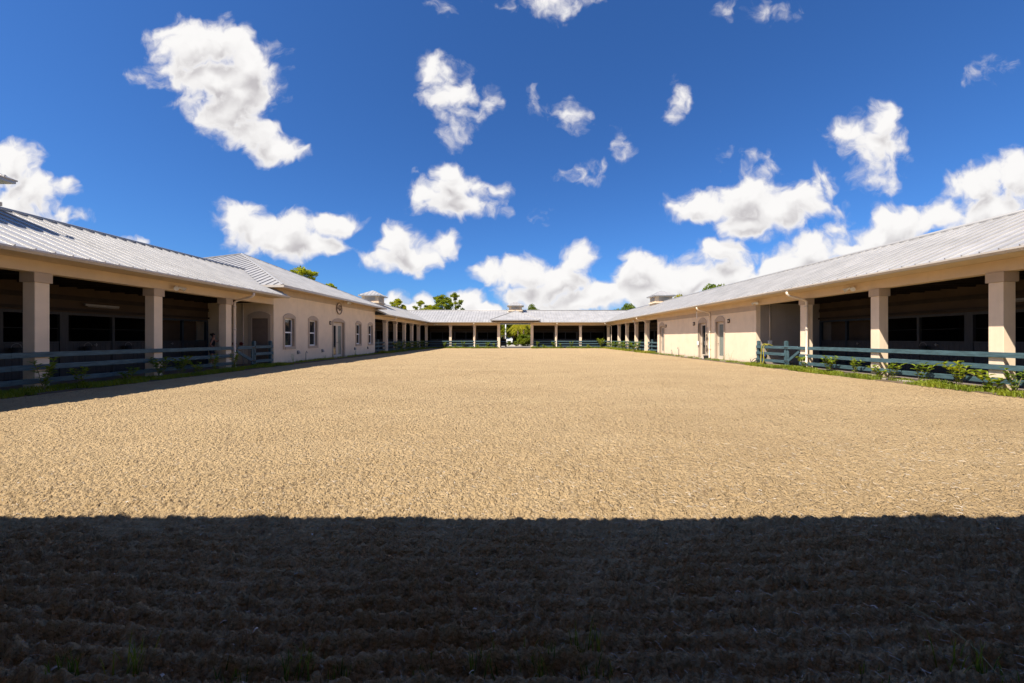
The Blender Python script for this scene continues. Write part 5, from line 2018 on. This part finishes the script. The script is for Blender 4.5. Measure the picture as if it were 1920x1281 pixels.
# relief: compare with the field a little way up towards the light
D2, dens2 = field(vmath('ADD', uvw, (-0.010, 0.022, 0.0)))
lit = sstep(math_node(nt, 'SUBTRACT', dens, dens2), -0.42, 0.22)
D3, dens3 = field(vmath('ADD', uvw, (-0.006, 0.050, 0.0)))
under = sstep(math_node(nt, 'SUBTRACT', math_node(nt, 'ADD', D3, math_node(nt, 'MULTIPLY', dens3, 0.25)), math_node(nt, 'MULTIPLY', D, 0.70)), -0.02, 0.70)
thick = sstep(dens, 0.30, 0.85)
shade = math_node(nt, 'MULTIPLY', thick, math_node(nt, 'ADD', math_node(nt, 'MULTIPLY', math_node(nt, 'SUBTRACT', 1.0, lit), 0.34), math_node(nt, 'MULTIPLY', under, 0.95)), None, True)
thin = math_node(nt, 'SUBTRACT', 1.0, sstep(dens, 0.05, 0.55))
ccol = mixcol(nt, shade, (0.99, 0.975, 0.965), (0.57, 0.545, 0.565))
ccol = mixcol(nt, math_node(nt, 'MULTIPLY', thin, 0.75), ccol, (0.66, 0.63, 0.70))
CLOUD_STRENGTH = 0.52
# loose clouds elsewhere in the sky, outside the photographed window
oth = noise(nt, vmath('MULTIPLY', tc.outputs['Generated'], (1, 1, 1.6)), 2.6, 8, 0.58)
outside = math_node(nt, 'SUBTRACT', 1.0, math_node(nt, 'MULTIPLY', math_node(nt, 'MULTIPLY', sstep(sx.outputs[1], 0.05, 0.25), math_node(nt, 'SUBTRACT', 1.0, sstep(math_node(nt, 'ABSOLUTE', u_), 1.4, 1.7))), math_node(nt, 'SUBTRACT', 1.0, sstep(v_, 0.95, 1.3))))
alpha2 = math_node(nt, 'MULTIPLY', sstep(oth, 0.54, 0.66), outside)
al = math_node(nt, 'MULTIPLY', math_node(nt, 'MAXIMUM', alpha, alpha2), sstep(sx.outputs[2], -0.01, 0.02))

bg1 = nt.nodes.new('ShaderNodeBackground')
bg1.inputs[1].default_value = SKY_STRENGTH
SKY_GAMMA = 1.0
skyc = mixcol(nt, 1.0, sky.outputs[0], (0.48, 0.92, 1.50), 'MULTIPLY')
lk(nt, skyc, bg1.inputs[0])
bg2 = nt.nodes.new('ShaderNodeBackground')
bg2.inputs[1].default_value = CLOUD_STRENGTH
lk(nt, ccol, bg2.inputs[0])
mx = nt.nodes.new('ShaderNodeMixShader')
lk(nt, al, mx.inputs[0])
lk(nt, bg1.outputs[0], mx.inputs[1])
lk(nt, bg2.outputs[0], mx.inputs[2])
lk(nt, mx.outputs[0], out.inputs[0])
w.cycles.sampling_method = 'MANUAL'
w.cycles.sample_map_resolution = 512

# sun
sun = bpy.data.lights.new('sun', 'SUN')
sun.energy = 4.8
sun.angle = math.radians(0.5)
sun.color = (1.0, 0.93, 0.82)
sl = bpy.data.objects.new('sun', sun)
C.objects.link(sl)
sl.rotation_euler = Vector((SA, SB, -1)).to_track_quat('-Z', 'Y').to_euler()
sl.location = (-20, -20, 40)

# camera
cam = bpy.data.cameras.new('camera')
cam.sensor_width = 36.0
cam.lens = 36.0 * 716 / 1920
cam.shift_x = -(970 - 960) / 1920
cam.shift_y = -(640.5 - 634) / 1920
cam.clip_start = 0.05
cam.clip_end = 3000
co_ = bpy.data.objects.new('camera', cam)
C.objects.link(co_)
co_.location = (0, 0, 1.5)
co_.rotation_euler = (math.radians(90), 0, 0)
sc.camera = co_

sc.view_settings.view_transform = 'Standard'
sc.view_settings.look = 'None'
sc.view_settings.exposure = 0.92
sc.view_settings.gamma = 1.0
sc.render.engine = 'CYCLES'
sc.cycles.use_denoising = True
sc.cycles.max_bounces = 6
sc.cycles.diffuse_bounces = 4
for o_ in list(bpy.data.objects):
    for k_ in ('_used', '_h'):
        if k_ in o_:
            del o_[k_]
